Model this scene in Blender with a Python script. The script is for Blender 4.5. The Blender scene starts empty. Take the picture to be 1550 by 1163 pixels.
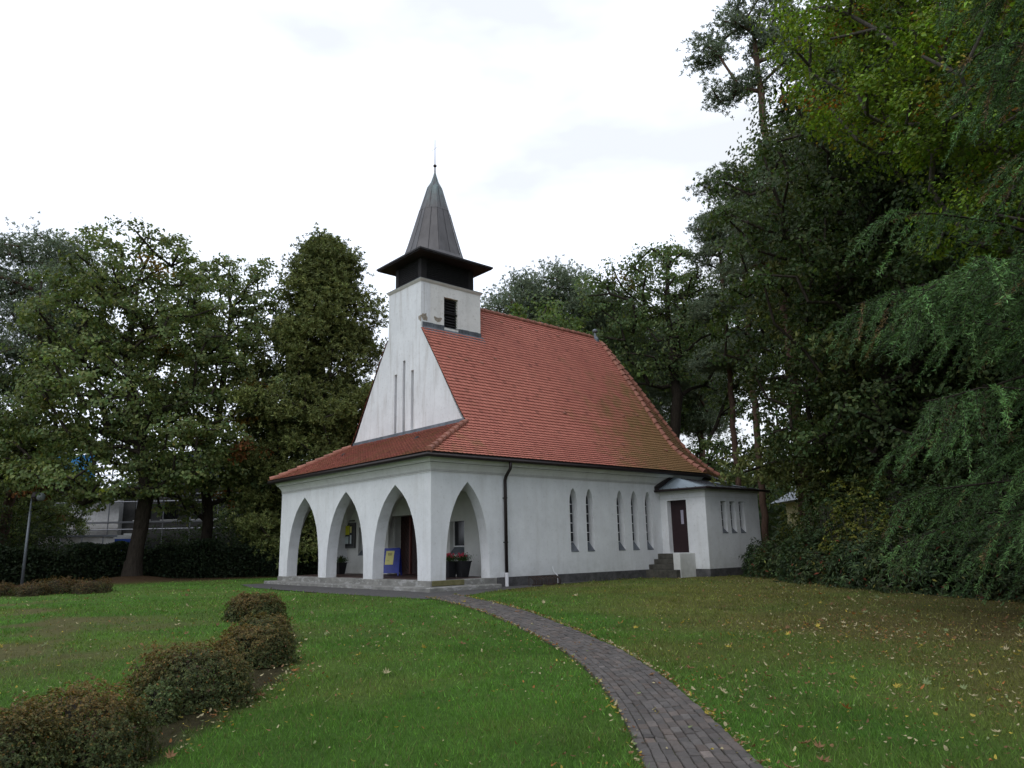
import bpy, math, random
import numpy as np
from mathutils import Vector, Matrix
from mathutils.geometry import tessellate_polygon
random.seed(7)
RS = np.random.RandomState
C = bpy.context.scene.collection
PI = math.pi

# ------------------------------------------------------------------ camera
cam_d = bpy.data.cameras.new('camera')
cam = bpy.data.objects.new('camera', cam_d); C.objects.link(cam)
bpy.context.scene.camera = cam
cam_d.sensor_width = 36.0; cam_d.lens = 1135.25 / 1550 * 36
cam_d.clip_start = 0.1; cam_d.clip_end = 3000
F_ = Vector((0.64504327, 0.73377781, 0.21328223)); R_ = Vector((0.75382496, -0.65676114, -0.02031566)); U_ = Vector((-0.1251683, -0.17388195, 0.97677938))
CAM = Vector((-13.54314666, -19.3247794, 0.93249973))
m = Matrix(((R_.x, U_.x, -F_.x, CAM.x), (R_.y, U_.y, -F_.y, CAM.y), (R_.z, U_.z, -F_.z, CAM.z), (0, 0, 0, 1)))
cam.matrix_world = m

# ------------------------------------------------------------------ sky and sun (overcast)
SUN_EL, SUN_AZ = math.radians(48), math.radians(200)     # azimuth from +x, counter-clockwise
sc = bpy.context.scene
w = bpy.data.worlds.new('World'); sc.world = w; w.use_nodes = True
nt = w.node_tree; nt.nodes.clear()
def N(nt, t, **kw):
    n = nt.nodes.new(t)
    for k, v in kw.items():
        if k.startswith('i_'):
            n.inputs[k[2:].replace('_', ' ')].default_value = v
        else: setattr(n, k, v)
    return n
sky = N(nt, 'ShaderNodeTexSky', sky_type='NISHITA', sun_disc=False, sun_elevation=SUN_EL, sun_rotation=math.radians(90) - SUN_AZ)
sky.air_density = 1.0; sky.dust_density = 2.0
sm = N(nt, 'ShaderNodeMix', data_type='RGBA', blend_type='MULTIPLY'); sm.inputs[0].default_value = 1
nt.links.new(sky.outputs[0], sm.inputs[6]); sm.inputs[7].default_value = (.9, .9, .9, 1)
tc = N(nt, 'ShaderNodeTexCoord'); mp = N(nt, 'ShaderNodeMapping'); mp.inputs['Scale'].default_value = (1.3, 1.3, 3.6); mp.inputs['Location'].default_value = (3.1, 1.7, .4)
nt.links.new(tc.outputs['Generated'], mp.inputs[0])
nz = N(nt, 'ShaderNodeTexNoise'); nz.inputs['Scale'].default_value = 1.5; nz.inputs['Detail'].default_value = 5; nz.inputs['Roughness'].default_value = .5
nt.links.new(mp.outputs[0], nz.inputs[0])
cr = N(nt, 'ShaderNodeValToRGB'); e = cr.color_ramp.elements
e[0].position = .38; e[0].color = (9.0, 9.4, 10.0, 1); e[1].position = .52; e[1].color = (12.2, 13.1, 14.9, 1)
nt.links.new(nz.outputs[0], cr.inputs[0])
mx = N(nt, 'ShaderNodeMix', data_type='RGBA'); mx.inputs[0].default_value = .9
nt.links.new(sm.outputs[2], mx.inputs[6]); nt.links.new(cr.outputs[0], mx.inputs[7])
bg = N(nt, 'ShaderNodeBackground'); bg.inputs[1].default_value = .1
nt.links.new(mx.outputs[2], bg.inputs[0])
wo = N(nt, 'ShaderNodeOutputWorld'); nt.links.new(bg.outputs[0], wo.inputs[0])
sl = bpy.data.lights.new('sun', 'SUN'); sl.energy = .6; sl.angle = math.radians(25); sl.color = (1, .97, .93)
so = bpy.data.objects.new('sun', sl); C.objects.link(so)
sd = Vector((math.cos(SUN_AZ) * math.cos(SUN_EL), math.sin(SUN_AZ) * math.cos(SUN_EL), math.sin(SUN_EL)))
so.rotation_euler = sd.to_track_quat('Z', 'Y').to_euler()
so.location = (0, 0, 60)
sc.view_settings.view_transform = 'Standard'; sc.view_settings.look = 'None'
sc.view_settings.exposure = 0.14; sc.view_settings.gamma = 1; sc.view_settings.use_curve_mapping = False

# ------------------------------------------------------------------ materials
MATS = {}
def newmat(name):
    m = bpy.data.materials.new(name); m.use_nodes = True; m.node_tree.nodes.clear(); MATS[name] = m
    nt = m.node_tree; out = nt.nodes.new('ShaderNodeOutputMaterial')
    p = nt.nodes.new('ShaderNodeBsdfPrincipled'); nt.links.new(p.outputs[0], out.inputs[0])
    return m, nt, p, out
def noise(nt, scale, detail=4, rough=.55, vec=None, mscale=None):
    tc = nt.nodes.new('ShaderNodeTexCoord'); n = nt.nodes.new('ShaderNodeTexNoise')
    n.inputs['Scale'].default_value = scale; n.inputs['Detail'].default_value = detail; n.inputs['Roughness'].default_value = rough
    src = tc.outputs['Object']
    if mscale:
        mp = nt.nodes.new('ShaderNodeMapping'); mp.inputs['Scale'].default_value = mscale
        nt.links.new(src, mp.inputs[0]); src = mp.outputs[0]
    nt.links.new(src, n.inputs[0]); return n.outputs[0]
def ramp(nt, src, stops):
    r = nt.nodes.new('ShaderNodeValToRGB'); el = r.color_ramp.elements
    while len(el) < len(stops): el.new(.5)
    for e_, (p, c) in zip(el, stops):
        e_.position = p; e_.color = (*c, 1) if len(c) == 3 else c
    nt.links.new(src, r.inputs[0]); return r.outputs[0]
def mix(nt, fac, a, b, mode='MIX'):
    n = nt.nodes.new('ShaderNodeMix'); n.data_type = 'RGBA'; n.blend_type = mode
    for inp, v in ((n.inputs[0], fac), (n.inputs[6], a), (n.inputs[7], b)):
        if isinstance(v, (int, float)): inp.default_value = v
        elif isinstance(v, tuple): inp.default_value = (*v, 1)
        else: nt.links.new(v, inp)
    return n.outputs[2]
def math_(nt, op, a, b=0.0, clamp=False):
    n = nt.nodes.new('ShaderNodeMath'); n.operation = op; n.use_clamp = clamp
    for i, v in enumerate((a, b)):
        if isinstance(v, (int, float)): n.inputs[i].default_value = v
        else: nt.links.new(v, n.inputs[i])
    return n.outputs[0]
def bump(nt, p, h, strength=.3, dist=.01):
    b = nt.nodes.new('ShaderNodeBump'); b.inputs['Strength'].default_value = strength; b.inputs['Distance'].default_value = dist
    nt.links.new(h, b.inputs['Height']); nt.links.new(b.outputs[0], p.inputs['Normal'])
def simple(name, col, rough=.7, metal=0, var=.25, vs=6., bstr=.2, bd=.005, spec=.4, ms=None):
    m, nt, p, o = newmat(name)
    n = noise(nt, vs, 5, .6, mscale=ms)
    lo = tuple(c * (1 - var) for c in col); hi = tuple(min(1, c * (1 + var)) for c in col)
    nt.links.new(ramp(nt, n, [(.3, lo), (.7, hi)]), p.inputs['Base Color'])
    p.inputs['Roughness'].default_value = rough; p.inputs['Metallic'].default_value = metal
    p.inputs['Specular IOR Level'].default_value = spec
    bump(nt, p, noise(nt, vs * 6, 3), bstr, bd)
    return m
def plaster(name, base, dirt, amount, streak, stain=(.30, .27, .22)):
    m, nt, p, o = newmat(name)
    big = noise(nt, .55, 5, .6)
    col = ramp(nt, big, [(.3, tuple(c * .9 for c in base)), (.7, base)])
    s = noise(nt, 1.6, 6, .62, mscale=(2.6, 2.6, .28))
    sf = ramp(nt, s, [(.5, (0, 0, 0)), (.78, (1, 1, 1))])
    col = mix(nt, math_(nt, 'MULTIPLY', sf, streak), col, stain)
    s2 = noise(nt, 9, 6, .7)
    sf2 = ramp(nt, s2, [(.56, (0, 0, 0)), (.72, (1, 1, 1))])
    col = mix(nt, math_(nt, 'MULTIPLY', sf2, amount), col, dirt)
    s3 = nt.nodes.new('ShaderNodeSeparateXYZ'); g3 = nt.nodes.new('ShaderNodeTexCoord'); nt.links.new(g3.outputs['Object'], s3.inputs[0])
    low = math_(nt, 'MULTIPLY', math_(nt, 'SUBTRACT', .85, s3.outputs[2]), 1.5, True)
    spl = ramp(nt, noise(nt, 3.2, 7, .72), [(.38, (0, 0, 0)), (.68, (1, 1, 1))])
    col = mix(nt, math_(nt, 'MULTIPLY', math_(nt, 'MULTIPLY', low, spl), .42), col, (.27, .27, .23))
    vo = nt.nodes.new('ShaderNodeTexNoise'); vo.inputs['Scale'].default_value = .9; vo.inputs['Detail'].default_value = 8; vo.inputs['Roughness'].default_value = .75; nt.links.new(g3.outputs['Object'], vo.inputs[0])
    col = mix(nt, .5, col, mix(nt, 1.0, col, ramp(nt, vo.outputs[0], [(.35, (.80, .80, .80)), (.62, (1.06, 1.06, 1.06))]), 'MULTIPLY'))
    nt.links.new(col, p.inputs['Base Color']); p.inputs['Roughness'].default_value = .92; p.inputs['Specular IOR Level'].default_value = .15
    h = math_(nt, 'ADD', noise(nt, 55, 4, .7), math_(nt, 'MULTIPLY', noise(nt, 7, 3), .8))
    bump(nt, p, h, .5, .012)
    return m
plaster('plaster', (.68, .69, .70), (.38, .37, .36), .45, .20)
plaster('plaster_gable', (.72, .735, .75), (.33, .31, .29), .45, .62, (.36, .33, .30))
plaster('plaster_tower', (.73, .725, .70), (.35, .32, .28), .6, .22)
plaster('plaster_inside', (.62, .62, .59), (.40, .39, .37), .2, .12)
plaster('trim', (.62, .62, .60), (.33, .33, .31), .35, .2)
simple('groove_shade', (.16, .16, .155), .95, var=.3)  # dark tone for the painted shadow lines on moulding and cornice
simple('exposed_render', (.27, .235, .19), .95, var=.4, vs=14, bstr=.8, bd=.02)
def stone(name, a, b, patch=None, pf=.0):
    m, nt, p, o = newmat(name)
    col = ramp(nt, noise(nt, 3.2, 7, .7), [(.3, a), (.7, b)])
    if patch:
        f = ramp(nt, noise(nt, 2.3, 7, .72, mscale=(1, 1, 2.5)), [(.54, (0, 0, 0)), (.57, (1, 1, 1))])
        col = mix(nt, math_(nt, 'MULTIPLY', f, pf), col, patch)
    nt.links.new(col, p.inputs['Base Color']); p.inputs['Roughness'].default_value = .9; p.inputs['Specular IOR Level'].default_value = .2
    bump(nt, p, noise(nt, 18, 6, .7), .6, .02)
    return m
stone('step_stone', (.13, .128, .118), (.25, .245, .225), (.42, .42, .41), .42)
stone('plinth_stone', (.035, .034, .035), (.11, .108, .108))
stone('mossy_stone', (.09, .085, .035), (.17, .155, .08))
stone('dark_step', (.035, .033, .028), (.10, .095, .08))
simple('floor_tile', (.055, .03, .026), .55, var=.4)
simple('brown_metal', (.019, .013, .013), .45, metal=.2, var=.3)
simple('dark_timber', (.012, .010, .011), .75, var=.4, vs=4, ms=(1, 1, 8))
simple('louvre_timber', (.009, .008, .009), .8, var=.4)
simple('lead', (.14, .155, .175), .55, metal=.5, var=.35, vs=3)
simple('white_pvc', (.62, .62, .64), .4, var=.08)
simple('white_paint', (.62, .62, .62), .5, var=.12)
simple('rust_metal', (.035, .022, .017), .8, var=.4)
simple('glass_dark', (.010, .011, .014), .12, var=.3, spec=.6, bstr=.02)
simple('pale_glass', (.33, .31, .38), .2, var=.1, bstr=.02)
simple('zinc', (.30, .36, .40), .38, metal=.6, var=.15, vs=2)
simple('dark_bitumen', (.022, .021, .024), .7, var=.3)
simple('blue_plastic', (.012, .028, .24), .35, var=.25)
simple('yellow_paper', (.60, .56, .22), .8, var=.06)
simple('bright_yellow_paper', (.52, .50, .03), .8, var=.06)
simple('white_paper', (.45, .50, .52), .8, var=.1)
simple('print_ink', (.05, .05, .04), .9, var=.1)
simple('pot_plastic', (.010, .010, .012), .5, var=.3)
simple('soil', (.03, .022, .016), .95, var=.4, bstr=.8, bd=.03)
simple('mossy_soil', (.045, .045, .020), .95, var=.6, vs=3, bstr=.8, bd=.02)
simple('lamp_post_metal', (.12, .135, .15), .5, metal=.3, var=.15)
simple('lamp_glass', (.20, .22, .24), .15, var=.15)
simple('iron_gate', (.05, .05, .055), .6, var=.2)
simple('grey_wall', (.085, .085, .085), .9, var=.15)
simple('scaffold_metal', (.20, .21, .23), .4, metal=.5, var=.1)
simple('blue_net', (.035, .22, .50), .8, var=.25)
simple('dark_blue_net', (.02, .035, .12), .8, var=.3)
simple('insul_yellow', (.45, .50, .03), .8, var=.1)
simple('toilet_blue', (.01, .07, .42), .5, var=.1)
simple('yellow_wall', (.50, .44, .24), .8, var=.1)
simple('grey_roof', (.20, .22, .25), .6, var=.1)
simple('apron_paving', (.060, .056, .054), .85, var=.35, vs=8, bstr=.5)
simple('red_petal', (.62, .04, .10), .6, var=.2)
simple('white_petal', (.6, .55, .55), .6, var=.1)

def attr_color(nt, name='tint'):
    a = nt.nodes.new('ShaderNodeAttribute'); a.attribute_name = name; return a.outputs['Color'], a.outputs['Fac']
# door: dark brown with a faint lattice
m_, nt_, p_, o_ = newmat('door_wood')
tc_ = nt_.nodes.new('ShaderNodeTexCoord'); mp_ = nt_.nodes.new('ShaderNodeMapping'); mp_.inputs['Rotation'].default_value = (math.radians(45), 0, 0)
nt_.links.new(tc_.outputs['Object'], mp_.inputs[0])
ck = nt_.nodes.new('ShaderNodeTexChecker'); ck.inputs['Scale'].default_value = 9; nt_.links.new(mp_.outputs[0], ck.inputs[0])
ck.inputs[1].default_value = (.040, .013, .010, 1); ck.inputs[2].default_value = (.024, .009, .008, 1)
nt_.links.new(ck.outputs[0], p_.inputs['Base Color']); p_.inputs['Roughness'].default_value = .6
simple('door_post_wood', (.13, .04, .03), .5, var=.2)
simple('side_door_paint', (.022, .010, .012), .45, var=.2)
# roof tiles
m_, nt_, p_, o_ = newmat('roof_tile')
c_, f_ = attr_color(nt_)
nf = noise(nt_, .5, 5, .6)
col = mix(nt_, 1.0, c_, ramp(nt_, nf, [(.3, (.90, .86, .88)), (.7, (1.06, 1.06, 1.06))]), 'MULTIPLY')
geo = nt_.nodes.new('ShaderNodeTexCoord'); sx = nt_.nodes.new('ShaderNodeSeparateXYZ'); nt_.links.new(geo.outputs['Object'], sx.inputs[0])
# moss grows towards the shaded tree end and along the front eaves (it is a coat of its own)
gx = math_(nt_, 'MULTIPLY', math_(nt_, 'SUBTRACT', sx.outputs[0], 6.8), .13, True)
hz = math_(nt_, 'MULTIPLY', math_(nt_, 'SUBTRACT', 10.5, sx.outputs[2]), .17, True)
mm = math_(nt_, 'MULTIPLY', gx, hz, True)
fr = math_(nt_, 'MULTIPLY', math_(nt_, 'LESS_THAN', sx.outputs[0], 2.3), .24)
mm = math_(nt_, 'ADD', mm, fr, True)
ms = math_(nt_, 'ADD', math_(nt_, 'MULTIPLY', mm, .72), noise(nt_, 1.3, 7, .7, mscale=(1, 1, .6)))
mo = ramp(nt_, ms, [(.64, (0, 0, 0)), (.90, (1, 1, 1))])
col = mix(nt_, math_(nt_, 'MULTIPLY', mo, .58), col, (.140, .148, .036))
vi = ramp(nt_, noise(nt_, 2.0, 6, .65), [(.55, (0, 0, 0)), (.75, (1, 1, 1))])
col = mix(nt_, math_(nt_, 'MULTIPLY', vi, .30), col, (.16, .07, .065))
nt_.links.new(col, p_.inputs['Base Color']); p_.inputs['Roughness'].default_value = .8; p_.inputs['Specular IOR Level'].default_value = .2
bump(nt_, p_, noise(nt_, 30, 4), .3, .01)
simple('cap_tile', (.27, .115, .08), .8, var=.35, vs=3)
# spire metal sheet
m_, nt_, p_, o_ = newmat('spire_sheet')
col = ramp(nt_, noise(nt_, 1.4, 6, .65, mscale=(2, 2, .6)), [(.3, (.056, .052, .053)), (.7, (.100, .094, .096))])
sx = nt_.nodes.new('ShaderNodeSeparateXYZ'); g_ = nt_.nodes.new('ShaderNodeTexCoord'); nt_.links.new(g_.outputs['Object'], sx.inputs[0])
tf = math_(nt_, 'MULTIPLY', math_(nt_, 'SUBTRACT', sx.outputs[2], 15.4), .8, True)
pf = ramp(nt_, noise(nt_, 3, 5, .7, mscale=(2, 2, .5)), [(.35, (0, 0, 0)), (.65, (1, 1, 1))])
col = mix(nt_, math_(nt_, 'MULTIPLY', tf, math_(nt_, 'MULTIPLY', pf, .7)), col, (.16, .24, .24))
nt_.links.new(col, p_.inputs['Base Color']); p_.inputs['Roughness'].default_value = .5; p_.inputs['Metallic'].default_value = .35
bump(nt_, p_, noise(nt_, 4, 4), .3, .02)
# paving blocks
m_, nt_, p_, o_ = newmat('paver')
c_, f_ = attr_color(nt_)
col = mix(nt_, 1.0, c_, ramp(nt_, noise(nt_, 25, 6, .7), [(.3, (.7, .7, .7)), (.7, (1.25, 1.2, 1.2))]), 'MULTIPLY')
nt_.links.new(col, p_.inputs['Base Color']); p_.inputs['Roughness'].default_value = .75
bump(nt_, p_, noise(nt_, 120, 4), .5, .004)
# bark
def bark(name, a, b, sc_=5):
    m, nt, p, o = newmat(name)
    n = noise(nt, sc_, 6, .7, mscale=(3, 3, .6))
    nt.links.new(ramp(nt, n, [(.3, a), (.7, b)]), p.inputs['Base Color']); p.inputs['Roughness'].default_value = .95; p.inputs['Specular IOR Level'].default_value = .1
    bump(nt, p, n, .8, .04)
bark('bark_dark', (.018, .015, .012), (.055, .045, .036))
bark('bark_pine', (.055, .038, .030), (.15, .095, .070))
bark('bark_grey', (.045, .040, .035), (.12, .105, .09))
# leaves: colour attribute, partly translucent
def leafmat(name, trans=.35, rough=.55, gloss=.25):
    m, nt, p, o = newmat(name)
    c, f = attr_color(nt)
    nt.links.new(c, p.inputs['Base Color']); p.inputs['Roughness'].default_value = rough; p.inputs['Specular IOR Level'].default_value = gloss
    t = nt.nodes.new('ShaderNodeBsdfTranslucent'); nt.links.new(mix(nt, 1.0, c, (1.35, 1.35, .7), 'MULTIPLY'), t.inputs[0])
    x = nt.nodes.new('ShaderNodeMixShader'); x.inputs[0].default_value = trans
    nt.links.new(p.outputs[0], x.inputs[1]); nt.links.new(t.outputs[0], x.inputs[2]); nt.links.new(x.outputs[0], o.inputs[0])
leafmat('leaf'); leafmat('needle', .15, .6, .2); leafmat('grass', .35, .6, .15); leafmat('dead_leaf', .2, .7, .15); leafmat('glossy_leaf', .15, .5, .25)
# lawn
m_, nt_, p_, o_ = newmat('lawn_ground')
c_, f_ = attr_color(nt_)
col = mix(nt_, 1.0, c_, ramp(nt_, noise(nt_, 14, 7, .75), [(.25, (.45, .45, .5)), (.75, (1.4, 1.35, 1.2))]), 'MULTIPLY')
nt_.links.new(col, p_.inputs['Base Color']); p_.inputs['Roughness'].default_value = .95; p_.inputs['Specular IOR Level'].default_value = .05
bump(nt_, p_, noise(nt_, 60, 5, .7), 1, .03)

# ------------------------------------------------------------------ object helpers
def tag(o, label=None, cat=None, group=None, kind=None):
    if label: o['label'] = label
    if cat: o['category'] = cat
    if group: o['group'] = group
    if kind: o['kind'] = kind
    return o
def empty(name, loc, label=None, cat=None, group=None):
    o = bpy.data.objects.new(name, None); C.objects.link(o); o.location = loc; o.empty_display_size = .3
    return tag(o, label, cat, group)
def rootloc(o):
    v = Vector((0, 0, 0))
    while o: v += o.location; o = o.parent
    return v
def np_mesh(name, V, loops, sizes, mat, parent=None, color=None, smooth=False, origin=None, world=True):
    """V (N,3) in world coordinates (world=True) or local to the parent; sizes: int or array of face sizes"""
    V = np.asarray(V, dtype=np.float32).reshape(-1, 3); loops = np.asarray(loops, dtype=np.int32).ravel()
    if isinstance(sizes, int): sizes = np.full(len(loops) // sizes, sizes, np.int32)
    sizes = np.asarray(sizes, np.int32); starts = np.concatenate([[0], np.cumsum(sizes)[:-1]]).astype(np.int32)
    off = Vector((0, 0, 0))
    if world:
        if parent: off = rootloc(parent)
        elif origin is not None: off = Vector(origin)
        V = V - np.array(off, np.float32)
    me = bpy.data.meshes.new(name)
    me.vertices.add(len(V)); me.vertices.foreach_set('co', V.ravel())
    me.loops.add(len(loops)); me.loops.foreach_set('vertex_index', loops)
    me.polygons.add(len(sizes)); me.polygons.foreach_set('loop_start', starts)
    me.polygons.foreach_set('loop_total', sizes)
    me.polygons.foreach_set('use_smooth', np.full(len(sizes), bool(smooth)))
    me.update(calc_edges=True)
    if color is not None:
        color = np.asarray(color, np.float32)
        if len(color) == len(V) and not (len(color) == len(sizes)):
            a = me.color_attributes.new('tint', 'FLOAT_COLOR', 'POINT'); dat = color
        else:
            a = me.color_attributes.new('tint', 'FLOAT_COLOR', 'CORNER'); dat = np.repeat(color, sizes, axis=0)
        d = np.ones((len(dat), 4), np.float32); d[:, :3] = dat; a.data.foreach_set('color', d.ravel())
    me.materials.append(MATS[mat])
    o = bpy.data.objects.new(name, me); C.objects.link(o)
    if parent: o.parent = parent
    elif world and origin is not None: o.location = off
    return o
class MB:
    def __init__(s): s.v = []; s.f = []
    def add(s, V, Fc):
        b = len(s.v); s.v += [tuple(x) for x in V]; s.f += [tuple(i + b for i in f) for f in Fc]; return s
    def box(s, x0, x1, y0, y1, z0, z1):
        x0, x1 = sorted((x0, x1)); y0, y1 = sorted((y0, y1)); z0, z1 = sorted((z0, z1))
        return s.add([(x0, y0, z0), (x1, y0, z0), (x1, y1, z0), (x0, y1, z0), (x0, y0, z1), (x1, y0, z1), (x1, y1, z1), (x0, y1, z1)],
                     [(0, 3, 2, 1), (4, 5, 6, 7), (0, 1, 5, 4), (1, 2, 6, 5), (2, 3, 7, 6), (3, 0, 4, 7)])
    def tube(s, pts, r, n=8, cap=True):
        pts = [Vector(p) for p in pts]; rs = r if isinstance(r, (list, tuple)) else [r] * len(pts)
        rings = []; up = Vector((0, 0, 1)); prev = None
        for i, p in enumerate(pts):
            d = (pts[min(i + 1, len(pts) - 1)] - pts[max(i - 1, 0)]).normalized()
            if prev is None: a = d.orthogonal().normalized()
            else: a = (prev - d * prev.dot(d)).normalized()
            prev = a; b = d.cross(a)
            rings.append([p + (a * math.cos(t) + b * math.sin(t)) * rs[i] for t in [2 * PI * k / n for k in range(n)]])
        V = [v for rr in rings for v in rr]; Fc = []
        for i in range(len(pts) - 1):
            for k in range(n): Fc.append((i * n + k, i * n + (k + 1) % n, (i + 1) * n + (k + 1) % n, (i + 1) * n + k))
        if cap: Fc.append(tuple(range(n - 1, -1, -1))); Fc.append(tuple((len(pts) - 1) * n + k for k in range(n)))
        return s.add(V, Fc)
    def lathe(s, c, prof, n=16, sx=1, sy=1, a0=0):
        V = []; Fc = []
        for (r, z) in prof:
            for k in range(n):
                t = a0 + 2 * PI * k / n; V.append((c[0] + r * sx * math.cos(t), c[1] + r * sy * math.sin(t), c[2] + z))
        for i in range(len(prof) - 1):
            for k in range(n): Fc.append((i * n + k, i * n + (k + 1) % n, (i + 1) * n + (k + 1) % n, (i + 1) * n + k))
        Fc.append(tuple(range(n - 1, -1, -1))); Fc.append(tuple((len(prof) - 1) * n + k for k in range(n)))
        return s.add(V, Fc)
    def prism(s, poly, mapf, d0, d1):
        """poly: 2D outline; mapf(a,b,d) -> 3D; extruded from d0 to d1"""
        n = len(poly); V = [mapf(a, b, d0) for a, b in poly] + [mapf(a, b, d1) for a, b in poly]
        tri = tessellate_polygon([[Vector((a, b, 0)) for a, b in poly]])
        Fc = [tuple(t) for t in tri] + [tuple(i + n for i in reversed(t)) for t in tri]
        Fc += [(i, (i + 1) % n, (i + 1) % n + n, i + n) for i in range(n)]
        return s.add(V, Fc)
    def build(s, name, mat, parent=None, origin=None, smooth=False, fix=True, bevel=0):
        loops = [i for f in s.f for i in f]; sizes = [len(f) for f in s.f]
        if not parent and origin is None:
            a = np.array(s.v); origin = (float(a[:, 0].mean()), float(a[:, 1].mean()), float(a[:, 2].min()))
        o = np_mesh(name, s.v, loops, np.array(sizes), mat, parent, None, smooth, origin)
        if fix or bevel:
            import bmesh
            bm = bmesh.new(); bm.from_mesh(o.data); bmesh.ops.remove_doubles(bm, verts=bm.verts, dist=1e-5)
            bmesh.ops.recalc_face_normals(bm, faces=bm.faces)
            if bevel: bmesh.ops.bevel(bm, geom=[e for e in bm.edges if len(e.link_faces) == 2 and e.calc_face_angle(0) > .5], offset=bevel, segments=1, affect='EDGES')
            for f in bm.faces: f.smooth = smooth
            bm.to_mesh(o.data); bm.free()
        return o

# ------------------------------------------------------------------ terrain function and noise
def vnoise(x, y, sc_, seed=0):
    x = np.asarray(x, float) / sc_ + seed * 17.3; y = np.asarray(y, float) / sc_ + seed * 7.7
    xi = np.floor(x); yi = np.floor(y); fx = x - xi; fy = y - yi; fx = fx * fx * (3 - 2 * fx); fy = fy * fy * (3 - 2 * fy)
    def h(a, b):
        v = np.sin(a * 127.1 + b * 311.7 + seed * 74.7) * 43758.5453; return v - np.floor(v)
    return (h(xi, yi) * (1 - fx) + h(xi + 1, yi) * fx) * (1 - fy) + (h(xi, yi + 1) * (1 - fx) + h(xi + 1, yi + 1) * fx) * fy
def fbm(x, y, sc_, seed=0, o=4):
    r = 0; a = .5; t = 0
    for i in range(o): r = r + a * vnoise(x, y, sc_ / 2 ** i, seed + i * 3); t += a; a *= .55
    return r / t
def gnd(x, y):
    x = np.asarray(x, float); y = np.asarray(y, float)
    d = np.clip(-(x * .57 + y * .82) - 1, 0, 28.6)
    z = -.30 - .37 * d / 22
    far = np.clip((np.hypot(x + 2, y + 5) - 45) / 60, 0, 1)
    base = z + .05 * far
    t = np.hypot(x + 2.6, y - 21.9)                      # root mound of the big oak
    return base + .28 * np.exp(-(t / 1.6) ** 2)

# ================================================================== CHURCH
W = 10.755; TH = .43; L = 14.05; YC = W / 2; RA = YC
church = empty('church', (0, 0, -.3), 'white village church with red tiled roof, pointed arcade porch and slim metal spire', 'church')
def P(name, mb, mat, parent=church, **k): return mb.build(name, mat, parent, **k)
ARCH = [(0, 1), (.2, .99), (.35, .955), (.5, .88), (.62, .79), (.73, .655), (.82, .51), (.90, .32), (.96, .14), (1, 0)]
def arch_side(c, hw, H, z0=0, sub=3):
    pts = []
    P_ = ARCH
    for i in range(len(P_) - 1):
        for k in range(sub):
            t = k / sub; pts.append((P_[i][0] * (1 - t) + P_[i + 1][0] * t, P_[i][1] * (1 - t) + P_[i + 1][1] * t))
    pts.append((1, 0))
    return [(c - hw * q, z0 + (H - z0) * h) for h, q in pts] + [(c + hw * q, z0 + (H - z0) * h) for h, q in reversed(pts[:-1])]
def lancet(c, hw, zb, zt, rise=.5):
    l = [(c - hw, zb), (c - hw, zt - rise), (c - hw * .9, zt - rise * .66), (c - hw * .62, zt - rise * .32), (c - hw * .28, zt - rise * .1), (c, zt)]
    return l + [(2 * c - a, b) for a, b in reversed(l[:-1])]
def wall(outer, holes, mapf, d0, d1, mb=None):
    mb = mb or MB()
    allp = list(outer)
    for h in holes: allp += h
    n = len(allp)
    tri = tessellate_polygon([[Vector((a, b, 0)) for a, b in outer]] + [[Vector((a, b, 0)) for a, b in h] for h in holes])
    V = [mapf(a, b, d0) for a, b in allp] + [mapf(a, b, d1) for a, b in allp]
    Fc = [tuple(t) for t in tri] + [tuple(i + n for i in reversed(t)) for t in tri]
    s = 0
    for ring in [outer] + holes:
        k = len(ring); Fc += [(s + i, s + (i + 1) % k, s + (i + 1) % k + n, s + i + n) for i in range(k)]; s += k
    return mb.add(V, Fc)
ZW = 3.82
AR = [(.7055, 3.4085), (4.0076, 6.71), (7.31, 10.01)]
# front arcade
out = [(0, -.02)]
for a, b in AR:
    ar = arch_side((a + b) / 2, (b - a) / 2, 3.05, -.02); out += ar
out += [(W, -.02), (W, ZW), (0, ZW)]
P('arcade_wall', wall(out, [], lambda a, b, d: (d, a, b), 0, TH), 'plaster')
LX = [6.296, 7.152, 8.866, 9.714, 10.571]; LW = .3894
def side(mir):
    my = (lambda y: W - y) if mir else (lambda y: y)
    out = [(TH, -.02)] + arch_side(1.44, .875, 3.05, -.02) + [(L, -.02), (L, ZW), (TH, ZW)]
    holes = [lancet(x, LW / 2, .7554, 3.025) for x in LX]
    P('side_wall', wall(out, holes, lambda a, b, d: (a, my(d), b), 0, TH), 'plaster')
    for x in LX:
        wn = P('window', MB().prism(lancet(x, LW / 2 + .03, .78, 3.05), lambda a, b, d: (a, my(d), b), .26, .285), 'glass_dark')
        P('sill', MB().add([(x - LW / 2 + .003, my(-.012), .765), (x + LW / 2 - .003, my(-.012), .765), (x + LW / 2 - .003, my(.258), 1.06), (x - LW / 2 + .003, my(.258), 1.06),
                            (x - LW / 2 + .003, my(-.012), .745), (x + LW / 2 - .003, my(-.012), .745), (x + LW / 2 - .003, my(.258), .745), (x - LW / 2 + .003, my(.258), .745)],
                           [(0, 1, 2, 3), (4, 7, 6, 5), (0, 4, 5, 1), (1, 5, 6, 2), (2, 6, 7, 3), (3, 7, 4, 0)]), 'lead', wn)
        fr = MB()
        for zz in (1.08, 1.42, 1.76, 2.10, 2.44): fr.box(x - LW / 2 + .005, x + LW / 2 - .005, my(.235), my(.258), zz, zz + .025)
        fr.box(x - LW / 2 + .002, x - LW / 2 + .022, my(.235), my(.259), 1.06, 2.54)
        P('frame', fr, 'white_paint', wn)
side(False); side(True)
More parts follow.
